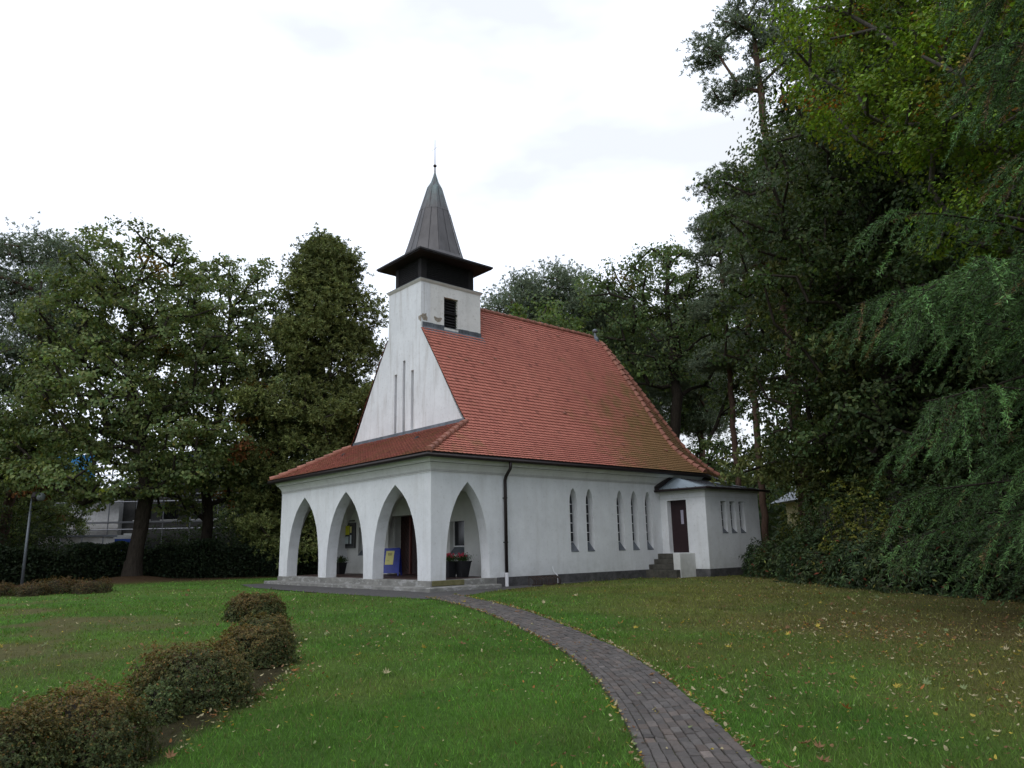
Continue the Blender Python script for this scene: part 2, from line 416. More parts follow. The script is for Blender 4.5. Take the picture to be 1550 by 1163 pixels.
# apse: half octagon
AP = [(L + RA * math.sin(t), YC - RA * math.cos(t)) for t in [k * PI / 4 for k in range(5)]]
def quadwall(mb, p, q, z0, z1, t=.4):
    p = Vector((*p, 0)); q = Vector((*q, 0)); n = (q - p).normalized().cross(Vector((0, 0, 1)))
    i0 = p - n * t; i1 = q - n * t
    V = [(p.x, p.y, z0), (q.x, q.y, z0), (i1.x, i1.y, z0), (i0.x, i0.y, z0), (p.x, p.y, z1), (q.x, q.y, z1), (i1.x, i1.y, z1), (i0.x, i0.y, z1)]
    return mb.add(V, [(0, 3, 2, 1), (4, 5, 6, 7), (0, 1, 5, 4), (1, 2, 6, 5), (2, 3, 7, 6), (3, 0, 4, 7)])
mb = MB()
for i in range(4): quadwall(mb, AP[i], AP[i + 1], -.02, ZW)
P('apse_wall', mb, 'plaster')
FOOT = [(0, W), (0, 0)] + AP
def offset_poly(poly, d):
    n = len(poly); out = []
    for i in range(n):
        p0, p1, p2 = Vector(poly[i - 1]), Vector(poly[i]), Vector(poly[(i + 1) % n])
        a = (p1 - p0).normalized(); b = (p2 - p1).normalized(); na = Vector((a.y, -a.x)); nb = Vector((b.y, -b.x))
        k = 1 + na.dot(nb); q = p1 + (na + nb) * (d / k); out.append((q.x, q.y))
    return out
def sweep(poly, prof, closed_prof=True, skip=()):
    mb = MB(); rings = [offset_poly(poly, d) for d, z in prof]; n = len(poly); m_ = len(prof)
    V = [(rings[j][i][0], rings[j][i][1], prof[j][1]) for j in range(m_) for i in range(n)]
    Fc = []
    for j in range(m_ if closed_prof else m_ - 1):
        j2 = (j + 1) % m_
        for i in range(n):
            if i in skip: continue
            i2 = (i + 1) % n; Fc.append((j * n + i, j * n + i2, j2 * n + i2, j2 * n + i))
    return mb.add(V, Fc)
# cornice and mouldings
P('moulding', sweep(FOOT, [(-.01, 3.300), (.018, 3.303), (.018, 3.333), (.004, 3.340), (.004, 3.362), (.022, 3.366), (.022, 3.378), (-.01, 3.381)]), 'trim')
P('cornice', sweep(FOOT, [(-.01, 3.384), (.012, 3.385), (.035, 3.46), (.075, 3.54), (.125, 3.60), (.135, 3.602), (.135, 3.615), (.165, 3.62), (.165, 3.64), (.20, 3.69), (.235, 3.74), (.25, 3.80), (.25, 3.835), (-.01, 3.835)]), 'trim')
P('moulding_shade_line', sweep(FOOT, [(.0, 3.334), (.0215, 3.3345), (.0215, 3.345), (.0, 3.3455)]), 'groove_shade')  # thin dark strips paint in the shadow lines of the mouldings
P('moulding_shade_line', sweep(FOOT, [(.0, 3.377), (.0235, 3.3785), (.0235, 3.386), (.0, 3.3865)]), 'groove_shade')
P('cornice_shade_line', sweep(FOOT, [(.05, 3.600), (.1375, 3.6015), (.1375, 3.614), (.05, 3.6145)]), 'groove_shade')
gut = [(.405 + .075 * math.cos(t), 3.795 + .075 * math.sin(t)) for t in [2 * PI * k / 10 for k in range(10)]]
P('fascia', sweep(FOOT, [(.253, 3.76), (.33, 3.79), (.33, 3.86), (.253, 3.84)]), 'brown_metal')
P('gutter', sweep(FOOT, gut), 'brown_metal', smooth=True)
# plinth, only beyond the porch steps
P('plinth', MB().box(2.62, L, -.025, .3, -.8, -.004), 'plinth_stone')
mb = MB()
for i in range(4): quadwall(mb, *[(a[0], a[1]) for a in (AP[i], AP[i + 1])], -.8, -.022, .5)
P('apse_plinth', mb, 'plinth_stone')
P('far_plinth', MB().box(2.62, L, W - .3, W + .025, -.8, -.004), 'plinth_stone')
# porch stone and steps
def rough_box(x0, x1, y0, y1, z0, z1, amp=.012, step=.45, seed=1):
    """box with slightly uneven arrises, cut in stones along its length"""
    mb = MB(); rg = random.Random(seed); mb.box(x0, x1, y0, y1, z0, z1); return mb
porch = P('porch_base', rough_box(-.035, 2.60, -.035, W + .035, -.6, -.003), 'step_stone', bevel=.015)
P('step', rough_box(-.44, 2.358, -.56, W + .42, -.7, -.178), 'step_stone', bevel=.02)
P('corner_stone', MB().box(.02, 1.25, -.060, -.02, -.165, -.002), 'mossy_stone', bevel=.012)
P('porch_floor', MB().box(TH + .001, 3.44, TH + .001, W - TH - .001, -.05, .010), 'floor_tile')
# porch back wall with portal and two small windows
XB = 2.85
portal = [(3.74, -.02), (3.74, 2.262), (7.02, 2.262), (7.02, -.02)]
out = [(TH, -.02)] + portal + [(W - TH, -.02), (W - TH, ZW), (TH, ZW)]
bw = [(2.03, 2.885), (8.66, 9.37)]
holes = [[(a, .76), (b, .76), (b, 1.905), (a, 1.905)] for a, b in bw]
P('porch_back_wall', wall(out, holes, lambda a, b, d: (d, a, b), XB, XB + .6), 'plaster_inside')
for a, b in bw:
    wn = P('window', MB().box(XB + .2, XB + .23, a - .02, b + .02, 1.02, 1.93), 'glass_dark')
    P('sill', MB().prism([(XB - .015, .745), (XB - .015, .765), (XB + .198, .99), (XB + .198, .745)], lambda p, q, d: (p, d, q), a + .003, b - .003), 'lead', wn)
    P('frame', MB().box(XB + .17, XB + .199, a + .002, b - .002, 1.0, 1.045).box(XB + .17, XB + .199, a + .002, a + .04, 1.045, 1.9).box(XB + .17, XB + .199, b - .04, b - .002, 1.045, 1.9), 'white_paint', wn)
XD = XB + .6
for a, b in ((3.72, 5.378), (5.382, 7.04)):
    dr = P('door', MB().box(XD + .003, XD + .06, a, b, -.01, 2.30), 'door_wood')
    lat = MB(); q = .22
    k = -int(3 / q)
    for k in range(-16, 14):                     # diagonal lattice of battens
        for sgn in (1, -1):
            y0 = a if sgn > 0 else b; pts = []
            for i in range(0, 24):
                yy = y0 + sgn * i * (b - a) / 23; zz = k * q + i * (b - a) / 23
                if .12 < zz < 2.2: pts.append((XD - .001, yy, zz))
            if len(pts) > 1: lat.tube([pts[0], pts[-1]], .012, 4)
    P('lattice', lat, 'door_wood', dr)
    P('handle', MB().box(XD - .03, XD, (5.30 if a < 4 else 5.44), (5.33 if a < 4 else 5.47), .95, 1.15), 'brown_metal', dr)
P('door_post', MB().box(XD - .06, XD - .002, 6.24, 6.33, .011, 2.25), 'door_post_wood')
P('portal_pilaster', MB().box(XB + .25, XB + .33, 6.975, 7.018, .011, 2.26), 'trim'); P('portal_pilaster', MB().box(XB + .25, XB + .33, 3.742, 3.785, .011, 2.26), 'trim')
# groin vault, three bays and their dividing arches
def af(t): return np.interp(np.abs(t), [p[1] for p in reversed(ARCH)], [p[0] for p in reversed(ARCH)])
vb = [(TH, 3.708), (3.708, 7.01), (7.01, W - TH)]
V = []; Lp = []
n = 25
for (y0, y1) in vb:
    u = np.linspace(-1, 1, n); X, Y = np.meshgrid(u, u, indexing='ij')
    zz = np.maximum(1.15 + 2.05 * af(X), 1.15 + 2.05 * af(Y))
    zz = np.maximum(zz, 1.15)
    b0 = len(V); xs = TH + (XB - TH) * (X + 1) / 2; ys = y0 + (y1 - y0) * (Y + 1) / 2
    V += list(zip(xs.ravel(), ys.ravel(), zz.ravel()))
    for i in range(n - 1):
        for j in range(n - 1): Lp.append((b0 + i * n + j, b0 + i * n + j + 1, b0 + (i + 1) * n + j + 1, b0 + (i + 1) * n + j))
vm = MB(); vm.v = V; vm.f = Lp
P('vault', vm, 'plaster_inside', fix=False, smooth=False)
# gable wall rising into the tower front
GX = 2.44
TY0, TY1, TX1 = 4.197, W - 4.197, 5.437
gp = [(1.40, 5.25), (1.75, 5.68), (2.2, 6.42), (2.52, 6.92), (2.83, 7.41), (3.6, 8.60), (4.0, 9.20), (TY0, 9.47), (TY0, 11.38)]
gp = gp + [(W - a, b) for a, b in reversed(gp)]
gp = [(9.355, 4.9)] + [(1.40, 4.9)] + gp
slots = [(4.67, 4.86, 5.47, 7.83), (5.268, 5.452, 5.37, 8.33), (5.87, 6.06, 5.37, 7.865)]
holes = [[(a, c), (b, c), (b, d), (a, d)] for a, b, c, d in slots]
P('gable_wall', wall(gp, holes, lambda a, b, d: (d, a, b), GX, GX + .45), 'plaster_gable')
for a, b, c, d in slots:
    P('slit_window', MB().box(GX + .22, GX + .24, a - .01, b + .01, c - .01, d + .01), 'lead')
# tower
tw = MB()
out = [(GX + .45, 8.9), (TX1, 8.9), (TX1, 11.38), (GX + .45, 11.38)]
hole = [(3.562, 9.65), (4.27, 9.65), (4.27, 10.93), (3.562, 10.93)]
wall(out, [hole], lambda a, b, d: (a, d, b), TY0, TY0 + .35, tw)
tw2 = MB(); tw2.box(GX + .45, TX1, TY1 - .35, TY1, 8.9, 11.38); 
tower = P('tower', tw, 'plaster_tower')
P('tower_back', MB().box(TX1 - .35, TX1, TY0 + .35, TY1 - .35, 8.9, 11.38), 'plaster_tower', tower)
P('tower_side', tw2, 'plaster_tower', tower)
lv = MB()
for k in range(11): lv.add([(3.56, TY0 + .10, 9.66 + k * .116), (4.272, TY0 + .10, 9.66 + k * .116), (4.272, TY0 + .2, 9.76 + k * .116), (3.56, TY0 + .2, 9.76 + k * .116),
                            (3.56, TY0 + .10, 9.68 + k * .116), (4.272, TY0 + .10, 9.68 + k * .116), (4.272, TY0 + .2, 9.78 + k * .116), (3.56, TY0 + .2, 9.78 + k * .116)],
                           [(0, 3, 2, 1), (4, 5, 6, 7), (0, 1, 5, 4), (2, 3, 7, 6)])
lv.box(3.55, 4.28, TY0 + .22, TY0 + .24, 9.64, 10.94)
P('louvre', lv, 'louvre_timber', tower)
P('window_sill', MB().box(3.563, 4.269, TY0 - .012, TY0 + .22, 9.651, 9.672), 'lead', tower)
P('louvre_frame', MB().box(3.555, 3.60, TY0 + .06, TY0 + .1, 9.65, 10.93).box(3.60, 4.27, TY0 + .06, TY0 + .1, 10.27, 10.31), 'louvre_timber', tower)
P('crack', MB().box(GX + .155, GX + .162, TY0 - .0025, TY0 + .01, 9.75, 11.30), 'exposed_render', tower)
def blot(pts, y): return MB().prism(pts, lambda a, b, d: (a, d, b), y - .004, y + .01)
P('bare_patch', blot([(3.06, 9.98), (3.12, 9.86), (3.25, 9.80), (3.38, 9.85), (3.46, 9.99), (3.40, 10.02), (3.30, 9.985), (3.2, 9.99), (3.1, 10.03)], TY0), 'exposed_render', tower)
P('bare_patch', blot([(2.442, 9.92), (2.55, 9.76), (2.65, 9.77), (2.74, 9.76), (2.76, 9.90), (2.70, 9.98), (2.70, 10.09), (2.62, 10.03), (2.52, 10.04)], TY0), 'exposed_render', tower)
P('bare_patch', MB().prism([(TY0 - .002, 9.96), (TY0 + .17, 9.93), (TY0 + .16, 9.80), (TY0 + .09, 9.78), (TY0 + .05, 9.70), (TY0 - .002, 9.72)], lambda a, b, d: (d, a, b), GX - .004, GX + .01), 'exposed_render', tower)
# lead flashing at the tower foot
for (a, b) in ((GX + .07, 3.555), (4.28, TX1 + .03)):
    fm = MB()
    n = max(3, int((b - a) / .16))
    for k in range(n):
        x0 = a + (b - a) * k / n; x1 = a + (b - a) * (k + 1) / n - .008
        fm.box(x0, x1, TY0 - .022 - .006 * (k % 2), TY0 - .003, 9.44, 9.70 + .006 * (k % 3))
    P('flashing', fm, 'lead', tower)
fm = MB()
rz = lambda y: 11.20 - (YC - y) * 1.48
for (a, b, yo) in ((GX + .10, 3.56, 3.90), (3.575, 4.27, 3.86), (4.285, TX1 + .15, 3.90)):
    z1 = 9.50; z0 = rz(yo) + .07
    fm.add([(a, yo, z0), (b, yo, z0), (b, TY0 - .004, z1 + .06), (a, TY0 - .004, z1 + .06), (a, yo, z0 - .05), (b, yo, z0 - .05), (b, TY0 - .004, z1 - .25), (a, TY0 - .004, z1 - .25)],
           [(0, 1, 2, 3), (4, 7, 6, 5), (0, 4, 5, 1), (1, 5, 6, 2), (3, 2, 6, 7), (0, 3, 7, 4)])
P('lead_apron', fm, 'lead', tower)
P('gable_flashing', MB().prism([(GX - .012, 5.26), (GX - .002, 5.46), (GX - .002, 5.2), (GX - .14, 5.22), (GX - .14, 5.245)], lambda a, b, d: (a, d, b), 1.45, W - 1.45), 'lead')
# tower cornice, belfry, roof skirt, spire
cx, cy = (GX + TX1) / 2, YC
def rect(hx, hy): return [(cx - hx, cy + hy), (cx - hx, cy - hy), (cx + hx, cy - hy), (cx + hx, cy + hy)]
HX, HY = (TX1 - GX) / 2, (TY1 - TY0) / 2
P('tower_cornice', sweep(rect(HX, HY), [(-.3, 11.36), (.004, 11.362), (.03, 11.40), (.05, 11.41), (.075, 11.455), (.085, 11.46), (.085, 11.485), (-.3, 11.50)]), 'trim', tower)
P('cornice_lead', sweep(rect(HX, HY), [(.095, 11.478), (.095, 11.492), (.0, 11.525), (-1.1, 11.54), (-1.1, 11.51), (.0, 11.50)]), 'lead', tower)
bx, by = 1.335, .945
bel = P('belfry', MB().box(cx - bx + .07, cx + bx - .07, cy - by + .07, cy + by - .07, 11.5, 12.62), 'louvre_timber')
po = MB()
for sx_ in (-1, 1):
    for sy_ in (-1, 1):
        P('post', MB().box(cx + sx_ * bx, cx + sx_ * (bx - .26), cy + sy_ * by, cy + sy_ * (by - .22), 11.56, 12.60), 'dark_timber', bel)
bl = MB()
for k in range(12):
    z = 11.62 + k * .082
    bl.box(cx - bx + .26, cx + bx - .26, cy - by + .03, cy - by + .068, z, z + .045)
    bl.box(cx - bx + .03, cx - bx + .068, cy - by + .22, cy + by - .22, z, z + .045)
    bl.box(cx + bx - .068, cx + bx - .03, cy - by + .22, cy + by - .22, z, z + .045)
P('louvre_boards', bl, 'louvre_timber', bel)
P('belfry_sill', sweep(rect(bx, by), [(-.2, 11.53), (.03, 11.54), (.02, 11.60), (-.2, 11.62)]), 'dark_timber', bel)
SX, SY = 1.87, 1.63
def oct_ring(r, z, sx_=1.07, sy_=.93, n=8): return [(cx + r * sx_ * math.cos(t), cy + r * sy_ * math.sin(t), z) for t in [PI / n + 2 * PI * k / n for k in range(n)]]
sk = MB()
sk.prism([(cx - SX, cy - SY), (cx + SX, cy - SY), (cx + SX, cy + SY), (cx - SX, cy + SY)], lambda a, b, d: (a, b, d), 12.535, 12.60)
P('skirt_soffit', MB().prism([(cx - SX + .04, cy - SY + .04), (cx + SX - .04, cy - SY + .04), (cx + SX - .04, cy + SY - .04), (cx - SX + .04, cy + SY - .04)], lambda a, b, d: (a, b, d), 12.49, 12.533), 'dark_timber', bel)
sp = MB()
r0 = 1.30
prof = [(r0 + .12, 12.78), (r0 - .02, 12.98), (1.115, 13.5), (.89, 14.3), (.655, 15.15)]
prof2 = [(.648, 15.152), (.48, 15.75), (.33, 16.28), (.17, 16.56), (.085, 16.83), (.03, 17.06)]
rim = []
for k in range(8):                                # octagon flares out into the square skirt
    t = PI / 8 + 2 * PI * k / 8; ct, st = math.cos(t), math.sin(t); sc_ = 1 / max(abs(ct), abs(st)); rim.append((cx + SX * ct * sc_, cy + SY * st * sc_, 12.602))
V = [(cx - SX, cy - SY, 12.602), (cx + SX, cy - SY, 12.602), (cx + SX, cy + SY, 12.602), (cx - SX, cy + SY, 12.602)]
o0 = oct_ring(*prof[0]); V += o0
# octagon order starts at +x,+y side: indices 0:(+,small+),1:(small+,+),2:(-small,+)...
q = 4
sp.add(V, [(2, q + 0, q + 1), (3, q + 2, q + 3), (0, q + 4, q + 5), (1, q + 6, q + 7), (2, 3, q + 2, q + 1), (3, 0, q + 4, q + 3), (0, 1, q + 6, q + 5), (1, 2, q + 0, q + 7)])
def rings(mb, pr):
    V = [v for p in pr for v in oct_ring(*p)]
    Fc = [(i * 8 + k, i * 8 + (k + 1) % 8, (i + 1) * 8 + (k + 1) % 8, (i + 1) * 8 + k) for i in range(len(pr) - 1) for k in range(8)]
    mb.add(V, Fc)
rings(sp, prof); rings(sp, [(.668, 15.13), (.648, 15.17)]); rings(sp, [(.648, 15.17)] + prof2[1:])
P('skirt_edge', sk, 'dark_bitumen', bel)
spire = P('spire', sp, 'spire_sheet')
se = MB()
def seam(pr, ang, w_=.012):
    pts = [(cx + r * 1.07 * math.cos(ang) * kf(ang) , cy + r * .93 * math.sin(ang) * kf(ang), z) for r, z in pr]
    se.tube(pts, w_, 4)
def kf(a):
    a = (a - PI / 8) % (PI / 4) - PI / 8; return math.cos(PI / 8) / math.cos(a)
for k in range(8):
    seam(prof[1:], PI / 8 + k * PI / 4 - .02); seam(prof[1:], k * PI / 4)
    if k % 1 == 0: seam(prof2[:3], PI / 8 + k * PI / 4 + .25, .010)
for k in range(8):                               # the caulked hips near the tip
    seam(prof2[2:5], k * PI / 4, .006)
P('standing_seams', se, 'dark_bitumen', spire)
P('cross', MB().lathe((cx, cy, 17.02), [(.035, 0), (.03, .15), (.028, .30)], 8).lathe((cx, cy, 17.30), [(.03, 0), (.075, .04), (.075, .09), (.03, .13)], 10)
  .tube([(cx, cy, 17.4), (cx, cy, 18.64)], [.020, .012], 6).tube([(cx, cy - .30, 18.20), (cx, cy + .30, 18.20)], .006, 5), 'rust_metal', spire)

# ---- roofs
SIDE_P = [(5.835, 3.865), (5.378, 4.16), (4.88, 4.53), (4.38, 4.96), (3.95, 5.42), (3.38, 6.22), (2.0, 8.32), (0.0, 11.20)]       # r from ridge, z
FRONT_P = [(YC + .45, 3.865), (5.378, 4.05), (YC - 2.44, 5.30)]                                                      # r = YC - x
def samp(prof, s):
    pts = np.array(prof, float); d = np.hypot(*(pts[1:] - pts[:-1]).T); cs = np.concatenate([[0], np.cumsum(d)])
    return np.interp(s, cs, pts[:, 0]), np.interp(s, cs, pts[:, 1]), cs[-1]
def smooth_prof(prof, it=3):
    p = np.array(prof, float)
    for _ in range(it):
        q = [p[0]]
        for i in range(len(p) - 1): q += [p[i] * .75 + p[i + 1] * .25, p[i] * .25 + p[i + 1] * .75]
        q.append(p[-1]); p = np.array(q)
    return p
SPs = smooth_prof(SIDE_P); FPs = smooth_prof(FRONT_P)
def tiles(name, prof, P2, nrm, tan, tmin, tmax, seed, exp_=.168, tw_=.178):
    """plain tiles with rounded tails laid in courses; P2 = base point, position = P2 + nrm*r + tan*t"""
    rg = RS(seed); tot = samp(prof, 0)[2]; nc = int(tot / exp_)
    VV = []; LL = []; SS = []; CC = []; base = 0
    P2 = np.array(P2); nrm = np.array(nrm); tan = np.array(tan)
    for ci in range(nc + 1):
        s0 = ci * exp_; s1 = min(s0 + exp_ * 1.35, tot)
        if s0 >= tot - .01: break
        r0, z0, _ = samp(prof, s0); a, b = tmin(z0), tmax(z0)
        if b - a < .03: continue
        off = (ci % 2) * .5 * tw_
        ts = np.arange(math.floor((a - off) / tw_) * tw_ + off, b, tw_)
        n = len(ts); w2 = tw_ / 2 - .003; tc_ = ts + tw_ / 2
        # bottom edge offsets (t, ds, lift)
        prf = [(-w2, .034), (-w2 * .55, .006), (w2 * .55, .006), (w2, .034)]
        jit = rg.normal(0, .0022, n); lift = rg.normal(0, .0012, n)
        rr1, zz1, _ = samp(prof, s1)
        def pos(t, s, h):
            r, z, _ = samp(prof, np.clip(s, 0, tot)); t = np.clip(t, tmin(z), tmax(z))
            r2, z2, _ = samp(prof, np.clip(s + .02, 0, tot)); dr, dz = r2 - r, z2 - z; L_ = np.hypot(dr, dz) + 1e-9
            # outward normal in (r,z): (dz,-dr)
            r = r + h * dz / L_; z = z - h * dr / L_
            return np.stack([P2[0] + nrm[0] * r + tan[0] * t, P2[1] + nrm[1] * r + tan[1] * t, z], -1)
        vs = [pos(tc_ + p[0], s0 + p[1] + jit, .046 + lift) for p in prf]
        vs += [pos(tc_ + w2, s1 + 0 * tc_, .004 + 0 * lift), pos(tc_ - w2, s1 + 0 * tc_, .004 + 0 * lift)]
        vs += [pos(tc_ + p[0], s0 + p[1] + jit, .028 + lift) for p in prf]
        V = np.stack(vs, 1)                       # n,10,3
        keep = (np.linalg.norm(V[:, 1] - V[:, 2], axis=1) > .02) | (np.linalg.norm(V[:, 4] - V[:, 5], axis=1) > .02)
        V = V[keep]; n = len(V)
        if n == 0: continue
        idx = base + np.arange(n)[:, None] * 10
        f = np.concatenate([idx + np.array([[0, 1, 2, 3, 4, 5]]), idx + np.array([[0, 6, 7, 1]]), idx + np.array([[1, 7, 8, 2]]), idx + np.array([[2, 8, 9, 3]])], 1)
        LL.append(f.ravel()); SS.append(np.tile([6, 4, 4, 4], n)); VV.append(V.reshape(-1, 3)); base += n * 10
        val = rg.normal(1, .045, n)[:, None]; hue = rg.normal(0, .010, (n, 1))
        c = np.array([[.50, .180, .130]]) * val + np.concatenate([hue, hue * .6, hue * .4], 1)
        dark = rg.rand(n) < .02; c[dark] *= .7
        c = np.repeat(np.clip(c, .02, 1)[:, None], 10, axis=1); c[:, 6:] *= .28; c[:, :4] *= .80; CC.append(c.reshape(-1, 3))  # tail edges coloured darker, painting the shadow gap under each course
    return np.concatenate(VV), np.concatenate(LL), np.concatenate(SS), np.concatenate(CC)
def join(parts):
    V = []; Lp = []; S = []; Cc = []; b = 0
    for v, l, s, c in parts: V.append(v); Lp.append(l + b); S.append(s); Cc.append(c); b += len(v)
    return np.concatenate(V), np.concatenate(Lp), np.concatenate(S), np.concatenate(Cc)
zs_s = SPs[:, 1]; rs_s = SPs[:, 0]; zs_f = FPs[:, 1]; rs_f = FPs[:, 0]
xf = lambda z: YC - np.interp(z, zs_f, rs_f)      # x of the front roof at height z
ys = lambda z: YC - np.interp(z, zs_s, rs_s)      # y of the side roof at height z
def tmin_side(z):
    z = np.asarray(z, float); x = np.where(z < 5.27, xf(z), GX - .03)
    return np.where(z > 9.50, TX1 + .02 - 0 * z, x)
parts = [tiles('s', SPs, (0, YC), (0, -1), (1, 0), tmin_side, lambda z: L + 0 * np.asarray(z), 1),
         tiles('n', SPs, (0, YC), (0, 1), (1, 0), tmin_side, lambda z: L + 0 * np.asarray(z), 2),
         tiles('f', FPs, (YC, 0), (-1, 0), (0, 1), lambda z: ys(z), lambda z: W - ys(z), 3)]
for k in range(4):
    mid = PI / 8 + k * PI / 4; nr = (math.sin(mid), -math.cos(mid)); tg = (math.cos(mid), math.sin(mid))
    pr = SPs.copy(); pr[:, 0] *= math.cos(PI / 8)
    hw = lambda z: np.interp(z, zs_s, rs_s) * math.sin(PI / 8)
    parts.append(tiles('a', pr, (L, YC), nr, tg, lambda z: -hw(z), lambda z: hw(z), 4 + k))
V, Lp, S, Cc = join(parts)
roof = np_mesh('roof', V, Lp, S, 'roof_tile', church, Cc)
# deck under the tiles
dk = MB()
def strip(fn, zsv, n=24):
    zz = np.linspace(3.865, zsv, n)
    for i in range(n - 1):
        q = fn(zz[i]) + fn(zz[i + 1])[::-1]; b = len(dk.v); dk.v += q; dk.f.append((b, b + 1, b + 2, b + 3))
strip(lambda z: [(float(tmin_side(z)), float(ys(z)), z - .01), (L, float(ys(z)), z - .01)], 11.19, 60)
strip(lambda z: [(float(tmin_side(z)), W - float(ys(z)), z - .01), (L, W - float(ys(z)), z - .01)], 11.19, 60)
strip(lambda z: [(float(xf(z)), float(ys(z)), z - .01), (float(xf(z)), W - float(ys(z)), z - .01)], 5.29)
for k in range(4):
    t0, t1 = k * PI / 4, (k + 1) * PI / 4
    strip(lambda z: [(L + (YC - float(ys(z))) * math.sin(t), YC - (YC - float(ys(z))) * math.cos(t), z - .01) for t in (t0, t1)], 11.19, 40)
P('roof_deck', dk, 'dark_timber', roof, fix=False)
def caps(path, r=.105, ln=.36, lift=.04):
    mb = MB(); pts = [Vector(p) for p in path]; d = [0]
    for i in range(1, len(pts)): d.append(d[-1] + (pts[i] - pts[i - 1]).length)
    def at(s):
        for i in range(1, len(pts)):
            if s <= d[i] or i == len(pts) - 1:
                t = (s - d[i - 1]) / (d[i] - d[i - 1]); return pts[i - 1].lerp(pts[i], t)
    n = int(d[-1] / ln)
    rgc = random.Random(3)
    for k in range(n):
        s0 = k * d[-1] / n; s1 = min(d[-1], s0 + d[-1] / n * 1.1); j = rgc.uniform(-.006, .006)
        mb.tube([at(s0) + Vector((0, 0, lift + j)), at(s0 + .05) + Vector((0, 0, lift + j)), at(s1) + Vector((0, 0, lift + j - .012))], [r * 1.18, r * 1.10, r * .76], 10)
    return mb
zz = np.linspace(3.90, 5.30, 12)
P('hip_tiles', caps([(float(xf(z)), float(ys(z)), z) for z in zz]), 'cap_tile', roof, smooth=False)
P('hip_tiles', caps([(float(xf(z)), W - float(ys(z)), z) for z in zz]), 'cap_tile', roof)
zz = np.linspace(3.90, 10.95, 40)
for k in range(5):
    t = k * PI / 4
    P('hip_tiles', caps([(L + (YC - float(ys(z))) * math.sin(t), YC - (YC - float(ys(z))) * math.cos(t), z) for z in zz], r=.125, ln=.34, lift=.05), 'cap_tile', roof)
P('ridge_tiles', caps([(TX1, YC, 11.2), (L - .35, YC, 11.2)], r=.10), 'cap_tile', roof)
P('ridge_finial', MB().lathe((L - .2, YC, 11.1), [(.22, -.25), (.19, .05), (.07, .22), (.04, .40)], 10).lathe((L - .2, YC, 11.48), [(.04, 0), (.12, .05), (.14, .11), (.10, .18), (.02, .22)], 10), 'lead', roof)
# small ventilation tiles
rg = random.Random(9)
for (x, r) in [(6.3, .35), (7.3, .35), (8.4, .37), (9.4, .37), (10.8, .37), (12.1, .37), (13.5, .36), (3.1, 2.15), (3.9, 2.15), (4.7, 2.15), (5.8, .55), (11.9, 3.2), (13.0, 3.1), (10.4, 4.4), (13.2, 4.45), (9.2, 5.3), (5.6, 1.9), (8.0, 3.4)]:
    z = float(np.interp(-r, -rs_s, zs_s)); y = YC - r
    P('vent_tile', MB().add([(x - .08, y - .045, z + .06), (x + .08, y - .045, z + .06), (x + .10, y + .06, z + .14), (x - .10, y + .06, z + .14), (x - .08, y - .03, z + .01), (x + .08, y - .03, z + .01)],
                            [(0, 1, 2, 3), (0, 4, 5, 1)]), 'cap_tile', roof, fix=False)
P('vent_tile', MB().add([(1.2, 7.9, 4.72), (1.2, 8.08, 4.72), (1.32, 8.1, 4.82), (1.32, 7.88, 4.82), (1.22, 7.9, 4.68), (1.22, 8.08, 4.68)], [(0, 1, 2, 3), (0, 4, 5, 1)]), 'dark_timber', roof, fix=False)
P('vent_tile', MB().add([(1.4, 2.9, 4.82), (1.4, 3.08, 4.82), (1.52, 3.1, 4.92), (1.52, 2.88, 4.92), (1.42, 2.9, 4.78), (1.42, 3.08, 4.78)], [(0, 1, 2, 3), (0, 4, 5, 1)]), 'dark_timber', roof, fix=False)
# verge mortar line beside the gable
# downpipe
dp = P('downpipe', MB().tube([(2.95, -.40, 3.76), (2.95, -.40, 3.60), (2.95, -.385, 3.52), (2.95, -.27, 3.40), (2.955, -.16, 3.28), (2.96, -.10, 3.16), (2.965, -.095, 3.0), (2.965, -.09, .12)], .055, 10), 'brown_metal', smooth=True)
P('bracket', MB().box(2.915, 3.015, -.14, .01, 2.55, 2.58), 'brown_metal', dp); P('bracket', MB().box(2.915, 3.015, -.14, .01, 1.1, 1.13), 'brown_metal', dp)
P('standpipe', MB().tube([(2.965, -.09, .13), (2.965, -.09, -.36)], .062, 12).tube([(2.965, -.09, .14), (2.965, -.09, .08)], .07, 12), 'white_pvc', dp, smooth=False)
P('wall_cable', MB().tube([(3.07, -.03, .15), (3.07, -.035, -.28)], .02, 6), 'brown_metal')

# ---- annex (vestry) with its side door
X1, Y1, X2 = 11.357, -2.1655, 15.12
out = [(Y1, -.02), (-1.2603, -.02), (-1.2603, 2.6634), (-.3336, 2.6634), (-.3336, -.02), (-.001, -.02), (-.001, 3.03), (Y1, 3.03)]
annex = P('annex', wall(out, [], lambda a, b, d: (d, a, b), X1, X1 + .3), 'plaster')
P('door_threshold', MB().box(X1 + .001, X1 + .3, -1.259, -.335, -.02, .61), 'plaster', annex)
AW = [12.5696, 13.2035, 13.8466]
P('annex_side', wall([(X1 + .3, -.02), (X2, -.02), (X2, 3.03), (X1 + .3, 3.03)], [[(a - .187, 1.334), (a + .187, 1.334), (a + .187, 2.58), (a - .187, 2.58)] for a in AW], lambda a, b, d: (a, d, b), Y1, Y1 + .3), 'plaster', annex)
P('annex_end', MB().box(X2 - .3, X2, Y1 + .3, 0, -.02, 3.03), 'plaster', annex)
